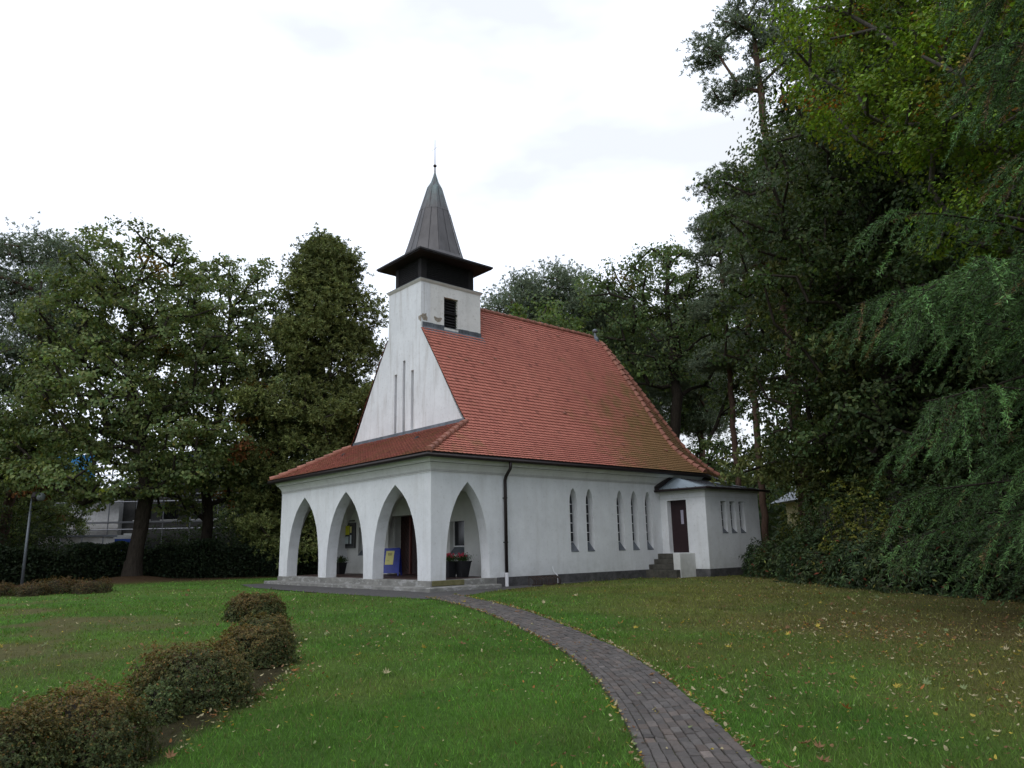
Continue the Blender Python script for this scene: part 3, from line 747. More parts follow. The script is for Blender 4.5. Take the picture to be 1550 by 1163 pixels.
for x in AW:
    wn = P('annex_window', MB().box(x - .2, x + .2, Y1 + .20, Y1 + .22, 1.3, 2.6), 'glass_dark')
    P('sill', MB().add([(x - .184, Y1 - .012, 1.345), (x + .184, Y1 - .012, 1.345), (x + .184, Y1 + .198, 1.53), (x - .184, Y1 + .198, 1.53), (x - .184, Y1 - .012, 1.322), (x + .184, Y1 - .012, 1.322), (x + .184, Y1 + .198, 1.322), (x - .184, Y1 + .198, 1.322)],
                       [(0, 1, 2, 3), (4, 7, 6, 5), (0, 4, 5, 1), (1, 5, 6, 2), (2, 6, 7, 3), (3, 7, 4, 0)]), 'lead', wn)
    fr = MB()
    for zz_ in (1.56, 1.86, 2.16, 2.46): fr.box(x - .184, x + .184, Y1 + .18, Y1 + .199, zz_, zz_ + .02)
    P('frame', fr, 'white_paint', wn)
P('annex_band', MB().box(X1 - .012, X1 + .1, Y1 - .012, -.002, 2.72, 2.74).box(X1 - .03, X1 + .1, Y1 - .03, -.002, 2.90, 3.05).box(X1 + .1, X2 + .012, Y1 - .012, Y1 + .1, 2.72, 2.74).box(X1 + .1, X2 + .03, Y1 - .03, Y1 + .1, 2.90, 3.05), 'trim', annex)
P('annex_plinth', MB().box(X1 - .022, X2 + .02, Y1 - .022, -.03, -.8, -.003), 'plinth_stone', annex)
dr = P('side_door', MB().box(X1 + .245, X1 + .29, -1.265, -.33, .612, 2.68), 'side_door_paint')
P('door_glass', MB().box(X1 + .238, X1 + .25, -.93, -.80, 1.72, 2.27), 'pale_glass', dr)
P('handle', MB().box(X1 + .20, X1 + .244, -1.18, -1.15, 1.55, 1.70), 'lead', dr)
P('door_rail', MB().box(X1 + .237, X1 + .246, -1.24, -.36, .66, .80), 'side_door_paint', dr)
ex0, ey0, ez = X1 - .30, Y1 - .30, 3.065
ar = MB()
V = [(ex0, ey0, ez), (X2 + .38, ey0, ez), (X2 + .38, -.002, ez + .02), (X2 - .9, -.002, 3.66), (12.27, -.002, 3.72), (ex0, -.002, ez + .03), (12.45, -.175, 3.64), (X2 - .9, -.175, 3.57)]
ar.add(V, [(0, 6, 4, 5), (0, 1, 7, 6), (1, 2, 3, 7), (6, 7, 3, 4)])
aroof = P('annex_roof', ar, 'zinc', fix=False)
P('annex_soffit', MB().prism([(ex0 + .02, ey0 + .02), (X2 + .36, ey0 + .02), (X2 + .36, -.004), (ex0 + .02, -.004)], lambda a, b, d: (a, b, d), 3.052, 3.058), 'brown_metal', aroof)
sm_ = MB()
for k in range(1, 6):
    t = k / 6; a = Vector((ex0, ey0 * (1 - t), ez + .015 * t)); b = Vector((12.45, -.175, 3.645)).lerp(Vector((ex0, -.002, ez + .03)), t * .86); sm_.tube([a + Vector((0, 0, .012)), b + Vector((0, 0, .012))], .014, 4)
for k in range(1, 9):
    t = k / 9; a = Vector((ex0 + (X2 + .38 - ex0) * t, ey0, ez)); b = Vector((12.45 + (X2 - .9 - 12.45) * t, -.175, 3.64 - .07 * t)); sm_.tube([a + Vector((0, 0, .012)), b + Vector((0, 0, .012))], .014, 4)
P('seams', sm_, 'dark_bitumen', aroof)
P('eaves_gutter', MB().tube([(ex0 - .02, .0, ez - .005), (ex0 - .02, ey0 - .02, ez - .02)], .05, 8).tube([(ex0 - .02, ey0 - .02, ez - .02), (X2 + .42, ey0 - .02, ez - .02)], .05, 8), 'brown_metal', aroof)
P('wall_flashing', MB().add([(ex0 - .03, -.17, ez), (ex0 - .03, -.003, ez + .02), (ex0 - .03, -.17, ez + .18), (ex0 - .03, -.003, ez + .18),
                             (12.27, -.17, 3.70), (12.27, -.003, 3.70), (12.27, -.17, 3.87), (12.27, -.003, 3.87),
                             (X2 - .3, -.17, 3.62), (X2 - .3, -.003, 3.62), (X2 - .3, -.17, 3.76), (X2 - .3, -.003, 3.76)],
                            [(0, 4, 6, 2), (2, 6, 7, 3), (4, 8, 10, 6), (6, 10, 11, 7), (0, 2, 3, 1), (8, 9, 11, 10)]), 'brown_metal', aroof)
# side stairs and white cheek wall
st = MB()
for x0, zt, y0 in ((10.16, -.008, -1.50), (10.39, .185, -1.208), (10.73, .375, -1.208), (10.99, .56, -1.208)):
    pass
P('stair_step', MB().box(10.16, X1 - .024, -1.505, -.027, -.6, -.008), 'dark_step', bevel=.012)
P('stair_step', MB().box(10.39, X1 - .003, -1.206, -.003, -.007, .182), 'dark_step', bevel=.012)
P('stair_step', MB().box(10.73, X1 - .003, -1.206, -.003, .183, .375), 'dark_step', bevel=.012)
P('stair_step', MB().box(10.99, X1 - .003, -1.206, -.003, .376, .585), 'dark_step', bevel=.012)
P('cheek_wall', MB().box(10.384, X1 - .003, -1.53, -1.209, -.7, .595), 'trim', bevel=.01)

# ------------------------------------------------------------------ things around the church
sign = empty('a_frame_sign', (2.22, 5.84, .011), 'blue folding A-frame notice stand with a yellow poster in front of the church door', 'sign')
def sign_face(h, lean, w0, w1, t, x0):
    o = [(-w0, .09), (-w1 + .04, h - .02), (-w1 + .09, h), (w1 - .02, h + .015), (w1 + .02, h - .03), (w0, .09), (w0, 0), (w0 - .05, 0), (w0 - .07, .09), (-w0 + .07, .09), (-w0 + .05, 0), (-w0, 0), ]
    return MB().prism(o[:1] + o[1:], lambda a, b, d: (2.22 + x0 + lean * b + d, 5.84 - a, .011 + b), 0, t)
RZ = math.radians(-28)
P('front_panel', sign_face(1.0, .26, .39, .36, .02, -.28), 'blue_plastic', sign)
P('back_panel', sign_face(1.0, -.22, .39, .36, .02, .26), 'blue_plastic', sign)
pf_ = lambda a, b, d: (2.22 - .28 + .26 * b + d, 5.84 - a, .011 + b)
post = P('poster', MB().prism([(-.17, .40), (.14, .40), (.17, .90), (-.14, .90)], pf_, -.006, -.001), 'yellow_paper', sign)
tx = MB()
for (a, b, z, h) in ((-.07, .09, .80, .022), (-.07, .09, .765, .016), (-.06, .08, .735, .018), (-.11, .0, .56, .006), (-.11, -.02, .545, .006), (-.11, .02, .52, .006)):
    k = a
    while k < b: tx.prism([(k, z), (min(k + .022, b), z), (min(k + .022, b), z + h), (k, z + h)], pf_, -.009, -.0065); k += .030
P('lettering', tx, 'print_ink', post)
sign.rotation_euler = (0, 0, math.radians(44)); sign.location.x = 2.05; sign.location.y = 5.56

board = empty('notice_board', (2.80, 10.07, 1.0), 'grey framed glazed notice board with yellow and white sheets on the porch back wall', 'notice board')
P('case', MB().box(2.765, 2.849, 9.57, 10.58, 1.05, 2.12), 'grey_wall', board)
P('glazing', MB().box(2.755, 2.7645, 9.66, 10.50, 1.13, 2.04), 'pot_plastic', board)
P('sheet', MB().box(2.750, 2.7545, 9.98, 10.36, 1.62, 2.00), 'bright_yellow_paper', board)
P('sheet', MB().box(2.750, 2.7545, 10.05, 10.35, 1.24, 1.55), 'white_paper', board)
P('sheet', MB().box(2.750, 2.7545, 9.80, 9.93, 1.24, 1.60), 'white_paper', board)
P('sheet', MB().box(2.750, 2.7545, 9.80, 9.93, 1.70, 1.96), 'yellow_paper', board)
P('name_strip', MB().box(2.80, 2.849, 9.70, 10.42, 2.18, 2.23), 'grey_wall', board)

def leafquads(Pn, Nn, size, asp, rg, col, colv, ax=None):
    """rhombic leaves: positions (n,3), normals (n,3)"""
    n = len(Pn); Nn = Nn / (np.linalg.norm(Nn, axis=1, keepdims=True) + 1e-9)
    r = rg.normal(size=(n, 3)) if ax is None else np.cross(ax, Nn); u = np.cross(Nn, r); u /= np.linalg.norm(u, axis=1, keepdims=True) + 1e-9; v = np.cross(Nn, u)
    s = size * rg.uniform(.6, 1.3, (n, 1)); a = u * s * .5; b = v * s * asp * .5
    fold = Nn * s * .12
    V = np.stack([Pn - a, Pn - b + fold, Pn + a, Pn + b + fold], 1).reshape(-1, 3)
    Lp = np.arange(n * 4); return V, Lp, n, col
def colours(rg, n, base, var=.22, hue=.10):
    base = np.asarray(base, float)
    if base.ndim == 1: base = np.repeat(base[None], n, 0)
    v = np.exp(rg.normal(0, var, (n, 1))); h = rg.normal(0, hue, (n, 1))
    c = base * v; c[:, 0] *= np.exp(h[:, 0]); c[:, 2] *= np.exp(-h[:, 0] * .5)
    return np.clip(c, .003, .9)
def planter(x, y, label, flowers, seed, s=1.0):
    e = empty('planter', (x, y, .011), label, 'planter', 'dark tapered planters in the porch')
    w0, w1, h = .12 * s, .185 * s, .47 * s
    mb = MB(); pr = [(w0, 0), (w1, h * .93), (w1 + .015, h * .93), (w1 + .015, h), (w1 - .02, h), (w1 - .03, h * .9)]
    V = []; Fc = []
    for r, z in pr:
        V += [(x - r, y - r, .011 + z), (x + r, y - r, .011 + z), (x + r, y + r, .011 + z), (x - r, y + r, .011 + z)]
    for i in range(len(pr) - 1):
        for k in range(4): Fc.append((i * 4 + k, i * 4 + (k + 1) % 4, (i + 1) * 4 + (k + 1) % 4, (i + 1) * 4 + k))
    Fc.append((3, 2, 1, 0)); mb.add(V, Fc); P('pot', mb, 'pot_plastic', e, fix=False)
    P('earth', MB().box(x - w1 + .02, x + w1 - .02, y - w1 + .02, y + w1 - .02, .011 + h * .85, .011 + h * .9), 'soil', e)
    rg = RS(seed); n = 1500
    p = rg.normal(0, 1, (n, 3)) * [.115 * s, .115 * s, .06] + [x, y, .011 + h + .09]
    p = p[p[:, 2] > .011 + h * .9]; n = len(p)
    V, Lp, k, _ = leafquads(p, rg.normal(0, .6, (n, 3)) + [0, 0, 1], .035, .8, rg, None, 0)
    np_mesh('foliage', V, Lp, 4, 'leaf', e, colours(rg, n, (.045, .085, .025)))
    if flowers:
        P_ = []; 
        for k in range(17):
            c0 = np.array([x, y, 0]) + [rg.uniform(-.17, .17), rg.uniform(-.17, .17), .011 + h + rg.uniform(.13, .25)]
            P_.append(rg.normal(0, .016, (28, 3)) + c0)
        p = np.concatenate(P_); V, Lp, k, _ = leafquads(p, rg.normal(size=(len(p), 3)), .03, .9, rg, None, 0)
        np_mesh('blossom', V, Lp, 4, 'red_petal', e)
        p = rg.normal(0, .02, (60, 3)) + [x - .2, y, .011 + h + .02]; V, Lp, k, _ = leafquads(p, rg.normal(size=(60, 3)), .03, .9, rg, None, 0)
        if seed == 11: np_mesh('white_blossom', V, Lp, 4, 'white_petal', e)
    else:
        V, Lp = [], []
        for k in range(26):
            a = rg.uniform(0, 6.28); r = rg.uniform(.03, .16); t = np.array([x + r * math.cos(a), y + r * math.sin(a), .011 + h + rg.uniform(.12, .34)]); b0 = np.array([x, y, .011 + h * .88])
            wv = np.array([-math.sin(a), math.cos(a), 0]) * .02; i = len(V); mid = (t + b0) / 2 + [0, 0, .04]
            V += [b0, mid - wv, t, mid + wv]; Lp += [i, i + 1, i + 2, i + 3]
        np_mesh('blades', np.array(V), Lp, 4, 'leaf', e, colours(rg, len(Lp) // 4, (.05, .06, .025)))
planter(1.78, 1.44, 'left one of two dark square planters with red geraniums behind the side arch', True, 11, 1.12)
planter(2.06, 1.10, 'right one of two dark square planters with red geraniums behind the side arch', True, 12, 1.12)
planter(2.05, 9.36, 'dark tapered planter with spiky leaves standing under the notice board', False, 13)

# bike rack and tap pipe
br = empty('bicycle_rack', (4.25, -.52, -.30), 'low rusty bicycle rack on the grass strip by the church side wall', 'bicycle rack')
P('rail', MB().tube([(3.62, -.44, -.02), (4.92, -.44, -.04)], .022, 6).tube([(3.62, -.60, -.27), (4.92, -.60, -.28)], .020, 6), 'rust_metal', br)
for k in range(8):
    x = 3.68 + k * .165
    P('hoop', MB().tube([(x, -.60, -.29), (x + .01, -.62, -.12), (x + .02, -.44, -.02), (x + .06, -.44, -.02), (x + .07, -.62, -.12), (x + .08, -.60, -.29)], .016, 5), 'rust_metal', br)
P('foot', MB().tube([(3.62, -.44, -.02), (3.62, -.44, -.33)], .012, 5).tube([(4.92, -.44, -.04), (4.92, -.44, -.33)], .012, 5), 'rust_metal', br)
vp = empty('vent_pipe', (5.17, -.20, -.32), 'thin white bent pipe rising beside the bicycle rack at the church wall', 'pipe')
P('pipe', MB().tube([(5.17, -.20, -.35), (5.17, -.20, -.02), (5.15, -.16, .02)], .022, 8), 'white_pvc', vp)
P('hose', MB().tube([(5.15, -.16, .0), (5.10, -.10, .10), (5.09, -.06, .27)], .012, 6), 'white_pvc', vp)

# ================================================================== GROUND
PATH_L = [(-9.9, -16.4), (-9.14, -15.63), (-8.02, -14.45), (-7.0, -13.23), (-5.89, -11.66), (-4.67, -9.52), (-3.25, -6.74), (-2.35, -4.5), (-1.87, -3.0), (-1.6, -2.0)]
PATH_R = [(-9.3, -17.0), (-8.5, -16.12), (-7.55, -15.05), (-6.45, -13.75), (-5.28, -12.15), (-4.0, -9.95), (-2.5, -7.15), (-1.50, -4.75), (-.95, -3.1), (-.75, -2.1)]
def resample(pts, n):
    p = np.array(pts, float); d = np.concatenate([[0], np.cumsum(np.hypot(*(p[1:] - p[:-1]).T))]); s = np.linspace(0, d[-1], n)
    q = np.stack([np.interp(s, d, p[:, 0]), np.interp(s, d, p[:, 1])], 1)
    for _ in range(int(n / 12)):
        q[1:-1] = q[1:-1] * .5 + (q[:-2] + q[2:]) * .25
    return q
npth = 160
pl, pr_ = resample(PATH_L, npth), resample(PATH_R, npth)
pc = (pl + pr_) / 2
def path_dist(x, y):
    d = np.full(np.shape(x), 1e9)
    for i in range(0, npth, 2): d = np.minimum(d, np.hypot(x - pc[i, 0], y - pc[i, 1]))
    return d
APRON = [(-1.3, 11.4), (-2.1, 8.5), (-2.25, 5.8), (-2.38, 1.8), (-2.15, -1.2), (-1.92, -2.35), (-1.75, -2.7), (-.92, -2.75), (-.55, -2.45), (1.7, -1.55), (4.2, -.80), (6.5, -.35), (6.5, .1), (-.4, .1), (-.4, 11.4)]
def inpoly(x, y, poly):
    x = np.asarray(x); y = np.asarray(y); r = np.zeros(x.shape, bool); n = len(poly)
    for i in range(n):
        (x0, y0), (x1, y1) = poly[i], poly[(i + 1) % n]
        if y0 == y1: continue
        c = ((y0 > y) != (y1 > y)) & (x < (x1 - x0) * (y - y0) / (y1 - y0) + x0); r ^= c
    return r
def lawn_col(x, y):
    """real ground cover colour: fresh grass, worn brown patches, litter under the trees on the right"""
    n1 = fbm(x, y, 2.2, 1); n2 = fbm(x, y, 6., 5); n3 = fbm(x, y, .5, 9, 3)
    g = np.array([.070, .142, .029]) * (.66 + .68 * fbm(x, y, .8, 31)[..., None]) ; ol = np.array([.118, .124, .040]) * (.66 + .68 * fbm(x, y, .6, 37)[..., None]); br = np.array([.125, .098, .055]); lit = np.array([.085, .056, .034])
    # right-hand lawn is drier / more olive, increasingly littered towards the bushes
    side_ = (x + 5.5) * .86 - (y + 12.0) * .5        # >0 right of the path
    right = np.clip(side_ / 4 + .1, 0, 1)
    t = np.clip(right * .92 + (n1 - .45) * 1.7, 0, 1)[..., None]
    c = g * (1 - t) + ol * t
    # worn patches on the left lawn
    left = np.clip((-x - 7.0) / 2.5, 0, 1) * np.clip((y + 9) / 3, 0, 1)
    w_ = np.clip((fbm(x, y, 1.9, 21) - .50) * 7, 0, 1) * (.15 + .85 * left) * (1 - right)
    c = c * (1 - w_[..., None] * .75) + br * w_[..., None] * .75
    under = np.clip((x * .56 - y * .83 - 7.6 + 5 * (n2 - .5)) / 4.5, 0, 1) * np.clip((x + 6) / 5, 0, 1)
    under = under * np.clip(.35 + n3 * 1.1, 0, 1)
    c = c * (1 - under[..., None] * .62) + lit * under[..., None] * .62
    row_ = np.array([(-6.6, -2.8), (-7.02, -3.75), (-8.45, -7.6), (-9.28, -9.2), (-9.9, -10.3), (-10.7, -11.1), (-11.2, -11.66), (-12.12, -12.7), (-12.9, -13.1)]); dr_ = np.full(np.shape(x), 9.)
    for i in range(len(row_) - 1):
        a_, b_ = row_[i] + [.12, -.10], row_[i + 1] + [.12, -.10]; ab = b_ - a_; tt = np.clip(((x - a_[0]) * ab[0] + (y - a_[1]) * ab[1]) / (ab @ ab), 0, 1); dr_ = np.minimum(dr_, np.hypot(x - a_[0] - ab[0] * tt, y - a_[1] - ab[1] * tt))
    so_ = np.clip((.44 - dr_) / .16 + (fbm(x, y, .3, 71, 3) - .5) * 3.2, 0, 1)[..., None]
    c = c * (1 - so_ * .9) + np.array([.044, .032, .022]) * so_ * .9
    back = np.clip((y - 17) / 3, 0, 1) * np.clip((8 - x) / 3, 0, 1)
    c = c * (1 - back[..., None]) + lit * back[..., None]
    return c
u = np.linspace(-1, 1, 420); s_ = np.sinh(u * 4.6) / math.sinh(4.6)
gx_ = -7 + s_ * 420; gy_ = -10 + s_ * 420
X, Y = np.meshgrid(gx_, gy_, indexing='ij')
# denser in the middle
Z = gnd(X, Y) + (fbm(X, Y, 1.6, 3) - .5) * .035 * (np.hypot(X + 3, Y + 8) < 60)
onpath = path_dist(X, Y) < .9
Z = Z - .012 * onpath
ap = inpoly(X, Y, APRON); Z = np.where(ap | ((X > -.6) & (X < 20) & (Y > -.6) & (Y < 12)), gnd(X, Y) - .02, Z)
n = len(u); ii = (np.arange(n - 1)[:, None] * n + np.arange(n - 1)[None]).ravel()
Lp = np.stack([ii, ii + n, ii + n + 1, ii + 1], 1)
colg = lawn_col(X, Y).reshape(-1, 3)
ground = np_mesh('ground', np.stack([X, Y, Z], -1).reshape(-1, 3), Lp, 4, 'lawn_ground', None, colg, True)
tag(ground, kind='structure')
# apron
tri = tessellate_polygon([[Vector((a, b, 0)) for a, b in APRON]])
def gz(x, y): return float(gnd(x, y))
am = MB(); 
# fine grid clipped by polygon would be heavy: use triangulated outline, ground is almost flat here
am.v = [(a, b, gz(a, b) + .006) for a, b in APRON]; am.f = [tuple(t) for t in tri]
ao = am.build('forecourt', 'apron_paving', None, (0, 0, 0)); tag(ao, kind='structure')
# path of blocks
bl_V = []; bl_L = []; bl_S = []; bl_C = []; rg = RS(21); base = 0
seg = np.hypot(*(pc[1:] - pc[:-1]).T); cs = np.concatenate([[0], np.cumsum(seg)])
def pathpt(s, t):
    a = np.stack([np.interp(s, cs, pl[:, 0]), np.interp(s, cs, pl[:, 1])], -1); b = np.stack([np.interp(s, cs, pr_[:, 0]), np.interp(s, cs, pr_[:, 1])], -1)
    return a + (b - a) * np.asarray(t)[..., None]
ncol = 9; bl_len = .165
for c_i in range(ncol):
    s = -(c_i % 2) * bl_len * .5
    while s < cs[-1] - .02:
        ln_ = bl_len * (1.0 if rg.rand() > .12 else .55)
        s0, s1 = max(s, 0), min(s + ln_, cs[-1]); s += ln_
        if s1 - s0 < .03: continue
        g_ = .004; t0 = (c_i + .035) / ncol; t1 = (c_i + 1 - .035) / ncol
        q = pathpt(np.array([s0 + g_, s1 - g_, s1 - g_, s0 + g_]), np.array([t0, t0, t1, t1]))
        q2 = pathpt(np.array([s0 + g_ + .008, s1 - g_ - .008, s1 - g_ - .008, s0 + g_ + .008]), np.array([t0 + .006, t0 + .006, t1 - .006, t1 - .006]))
        tl = rg.normal(0, .0034, 4) + rg.normal(0, .003); zt = gnd(q[:, 0], q[:, 1]) + .022 + tl
        V = np.concatenate([np.c_[q2, zt], np.c_[q, zt - .008], np.c_[q, zt - .05]])
        bl_V.append(V); f = [0, 3, 2, 1]
        for k in range(4): f += [k, (k + 1) % 4, 4 + (k + 1) % 4, 4 + k]
        for k in range(4): f += [4 + k, 4 + (k + 1) % 4, 8 + (k + 1) % 4, 8 + k]
        bl_L.append(np.array(f) + base); bl_S += [4] * 9; base += 12
        v = math.exp(rg.normal(0, .20)); red = rg.rand() ** 3
        bl_C.append(np.repeat(np.array([[.068 * v * (1 + .16 * red), .061 * v, .055 * v * (1 - .1 * red)]]), 12, 0))
pth = np_mesh('brick_path', np.concatenate(bl_V), np.concatenate(bl_L), np.array(bl_S), 'paver', None, np.concatenate(bl_C), False, (-4, -9, 0))
tag(pth, kind='structure')
# joint bedding below the blocks
bm_ = MB()
for i in range(npth - 1):
    if i == 0: pass
    q = [pl[i], pr_[i], pr_[i + 1], pl[i + 1]]; b = len(bm_.v); bm_.v += [(float(p[0]), float(p[1]), gz(*p) + .006) for p in q]; bm_.f.append((b, b + 1, b + 2, b + 3))
bo = bm_.build('path_bed', 'mossy_soil', None, (0, 0, 0)); tag(bo, kind='structure')

# ------------------------------------------------------------------ visibility wedge helpers
def wedge(n, r0, r1, rg, half=.66):
    a0 = math.atan2(F_.y, F_.x); a = a0 + rg.uniform(-half, half, n); r = np.sqrt(rg.uniform(r0 * r0, r1 * r1, n))
    return CAM.x + r * np.cos(a), CAM.y + r * np.sin(a)
def lawn_ok(x, y, m_=.0):
    d = path_dist(x, y)
    onp = d < .405 + .035 * np.sin(x * 9) - m_
    ch = (x > -.47) & (x < 20.5) & (y > -.56) & (y < 12) & ~((x > 2.36) & (y < -.03))
    an = (x > 10.1) & (x < 15.2) & (y > -2.2) & (y < 0)
    return ~(onp | ch | an | inpoly(x, y, APRON))
# ---- grass blades
def grass(specs):
    VV = []; CC = []; rg = RS(33)
    for (r0, r1, dens, h, w_) in specs:
        area = .66 * (r1 * r1 - r0 * r0); n = int(area * dens); x, y = wedge(n, r0, r1, rg)
        k = lawn_ok(x, y)
        nn = fbm(x, y, 1.9, 21); left = np.clip((-x - 7.0) / 2.5, 0, 1) * np.clip((y + 9) / 3, 0, 1)
        k &= ~((rg.rand(n) < np.clip((nn - .5) * 6, 0, .85) * (.1 + .9 * left)))
        k &= ~((lawn_col(x, y)[:, 1] < .075) & (rg.rand(n) < .85))
        und = np.clip((x * .56 - y * .83 - 8.2) / 5, 0, 1) * np.clip((x + 6) / 5, 0, 1)
        k &= rg.rand(n) > und * .4
        x, y = x[k], y[k]; n = len(x); z = gnd(x, y) + (fbm(x, y, 1.6, 3) - .5) * .035 - .004
        hh = h * rg.uniform(.5, 1.4, n) * (.35 + 1.3 * fbm(x, y, .45, 40)); a = rg.uniform(0, 2 * PI, n); l = rg.uniform(.2, 1.1, n) * hh
        ww = w_ * rg.uniform(.6, 1.3, n); la = rg.uniform(0, 2 * PI, n)
        p0 = np.stack([x - np.cos(a) * ww / 2, y - np.sin(a) * ww / 2, z], 1); p1 = np.stack([x + np.cos(a) * ww / 2, y + np.sin(a) * ww / 2, z], 1)
        p2 = np.stack([x + np.cos(la) * l, y + np.sin(la) * l, z + hh], 1)
        VV.append(np.stack([p0, p1, p2], 1).reshape(-1, 3))
        c = lawn_col(x, y) * np.array([1.15, 1.25, 1.0]) * np.exp(rg.normal(0, .33, (n, 1))); dry = rg.rand(n) < .07; c[dry] = np.array([.17, .15, .07]) * rg.uniform(.6, 1.2, (dry.sum(), 1))
        CC.append(c)
    V = np.concatenate(VV); c = np.concatenate(CC)
    return np_mesh('grass', V, np.arange(len(V)), 3, 'grass', None, np.repeat(c, 3, 0), False, (-7, -12, -.5))
go = grass([(1.8, 5, 4200, .045, .0045), (5, 8, 2400, .048, .0065), (8, 13, 1000, .05, .010), (13, 24, 260, .05, .020), (24, 40, 30, .05, .04)])
tag(go, 'short damp lawn grass with dry blades around the curving path', 'grass', kind='stuff')

# ------------------------------------------------------------------ fallen leaves
def maple(seed):
    rg = random.Random(seed); pts = []
    spec = [(-90, .15), (-60, .45), (-35, .75), (-20, .42), (5, .95), (25, .45), (55, .98), (70, .5), (90, 1.1), (110, .5), (125, .98), (155, .45), (175, .95), (200, .42), (215, .75), (240, .45)]
    for a, r in spec: pts.append((r * .5 * math.cos(math.radians(a)) * rg.uniform(.85, 1.1), r * .5 * math.sin(math.radians(a)) * rg.uniform(.85, 1.1)))
    return pts
def oval(seed):
    rg = random.Random(seed); return [(.5 * math.cos(t), .26 * math.sin(t) * rg.uniform(.8, 1.1)) for t in [2 * PI * k / 9 for k in range(9)]]
SHAPES = [maple(1), maple(2), oval(3), oval(4)]
LC = {'yellow': (.36, .28, .05), 'pale': (.36, .31, .18), 'brown': (.20, .11, .055), 'orange': (.30, .12, .04), 'green': (.19, .23, .10)}
rg = RS(77)
cand = []
for (r0, r1, n) in ((2.2, 8, 2400), (8, 15, 9500), (15, 30, 14000)):
    x, y = wedge(n, r0, r1, rg)
    rr = (x * .56 - y * .83 - 7.2) / 4 + .15 + .35 * (np.abs(path_dist(x, y) - .75) < .3)
    dens = np.clip(rr, .20, 1) * (.35 + 1.1 * fbm(x, y, 1.1, 61))
    k = lawn_ok(x, y, .08) & (rg.rand(n) < dens)
    cand.append(np.stack([x[k], y[k]], 1))
tb = rg.rand(420); ib = rg.randint(0, 6, 420); rw = np.array([(-7.02, -3.75), (-8.45, -7.6), (-9.28, -9.2), (-10.0, -10.4), (-10.7, -11.1), (-11.2, -11.66), (-12.12, -12.7)])
qb = rw[ib] * (1 - tb[:, None]) + rw[ib + 1] * tb[:, None] + rg.normal(0, .16, (420, 2)) + [.42, -.36]; cand.append(qb)
# along both path edges and a few on it
s = rg.uniform(0, cs[-1], 1200); t = np.where(rg.rand(1200) < .66, .99 + np.abs(rg.normal(0, .06, 1200)), .01 - np.abs(rg.normal(0, .05, 1200))); k = rg.rand(1200) < .06; t[k] = rg.rand(k.sum())
edge = pathpt(s, t); cand.append(edge)
cand = np.concatenate(cand); dist = np.hypot(cand[:, 0] - CAM.x, cand[:, 1] - CAM.y)
isedge = np.arange(len(cand)) >= len(cand) - 1200
size = np.where(isedge, rg.uniform(.025, .055, len(cand)), rg.uniform(.018, .050, len(cand))); big = rg.rand(len(cand)) < .028; size[big] = rg.uniform(.09, .15, big.sum())
kind = np.array(['yellow', 'pale', 'brown', 'orange', 'green'])[rg.choice(5, len(cand), p=[.12, .30, .35, .09, .14])]
sh = np.where(size > .08, rg.randint(0, 2, len(cand)), rg.randint(2, 4, len(cand)))
def leafgeo(shape, sz, rot, tilt, x, y, z, curl, rgl):
    p = np.array(shape) * sz; r = np.hypot(p[:, 0], p[:, 1]) / (sz * .5 + 1e-9)
    zz = curl * sz * r ** 2 + rgl.normal(0, .03 * sz, len(p))
    c, s2 = math.cos(rot), math.sin(rot)
    X_ = p[:, 0] * c - p[:, 1] * s2; Y_ = p[:, 0] * s2 + p[:, 1] * c
    zz = zz + X_ * tilt[0] + Y_ * tilt[1]
    V = np.concatenate([[[0, 0, 0]], np.stack([X_, Y_, zz], 1)]); return V + [x, y, z]
order = np.argsort(-size / dist); nl = 300
lv_mesh = {}
for kname, col in LC.items():
    for si in range(4):
        rgl = RS(si + 5); V = leafgeo(SHAPES[si], 1.0, 0, (0, 0), 0, 0, 0, .22, rgl); k = len(V) - 1
        Lp = np.array([[0, i + 1, (i + 1) % k + 1] for i in range(k)])
        o = np_mesh('fallen_leaf', V, Lp, 3, 'dead_leaf', None, np.repeat(np.array([col]), k, 0) * rgl.uniform(.8, 1.15, (k, 1)), False, None, False)
        lv_mesh[(kname, si)] = o.data; bpy.data.objects.remove(o)
def where(x, y):
    d = float(path_dist(np.array([x]), np.array([y]))[0])
    if d < .48: return 'on the grey block path'
    side_ = None
    i = int(np.argmin(np.hypot(pc[:, 0] - x, pc[:, 1] - y))); tdir = pc[min(i + 1, npth - 1)] - pc[max(i - 1, 0)]
    right = tdir[0] * (y - pc[i, 1]) - tdir[1] * (x - pc[i, 0]) < 0
    if d < .85: return ('along the right' if right else 'along the left') + ' edge of the block path'
    return 'on the lawn ' + ('right' if right else 'left') + ' of the block path'
names = {'yellow': 'bright yellow', 'pale': 'pale dry', 'brown': 'brown', 'orange': 'orange', 'green': 'greenish'}
for i in order[:nl]:
    x, y = cand[i]; o = bpy.data.objects.new('fallen_leaf', lv_mesh[(kind[i], int(sh[i]))]); C.objects.link(o)
    zb = gz(x, y) + (.034 if path_dist(np.array([x]), np.array([y]))[0] < .5 else .038 + (float(fbm(x, y, 1.6, 3)) - .5) * .035)
    o.location = (x, y, zb); o.scale = (size[i],) * 3; o.rotation_euler = (rg.normal(0, .3), rg.normal(0, .3), rg.uniform(0, 6.28))
    kind_s = 'maple leaf' if sh[i] < 2 else 'small oval leaf'
    tag(o, f'{names[kind[i]]} fallen {kind_s} lying {where(x, y)}', 'fallen leaf', f'{names[kind[i]]} fallen leaves {where(x, y)}')
VV = []; LL = []; CC = []; b = 0
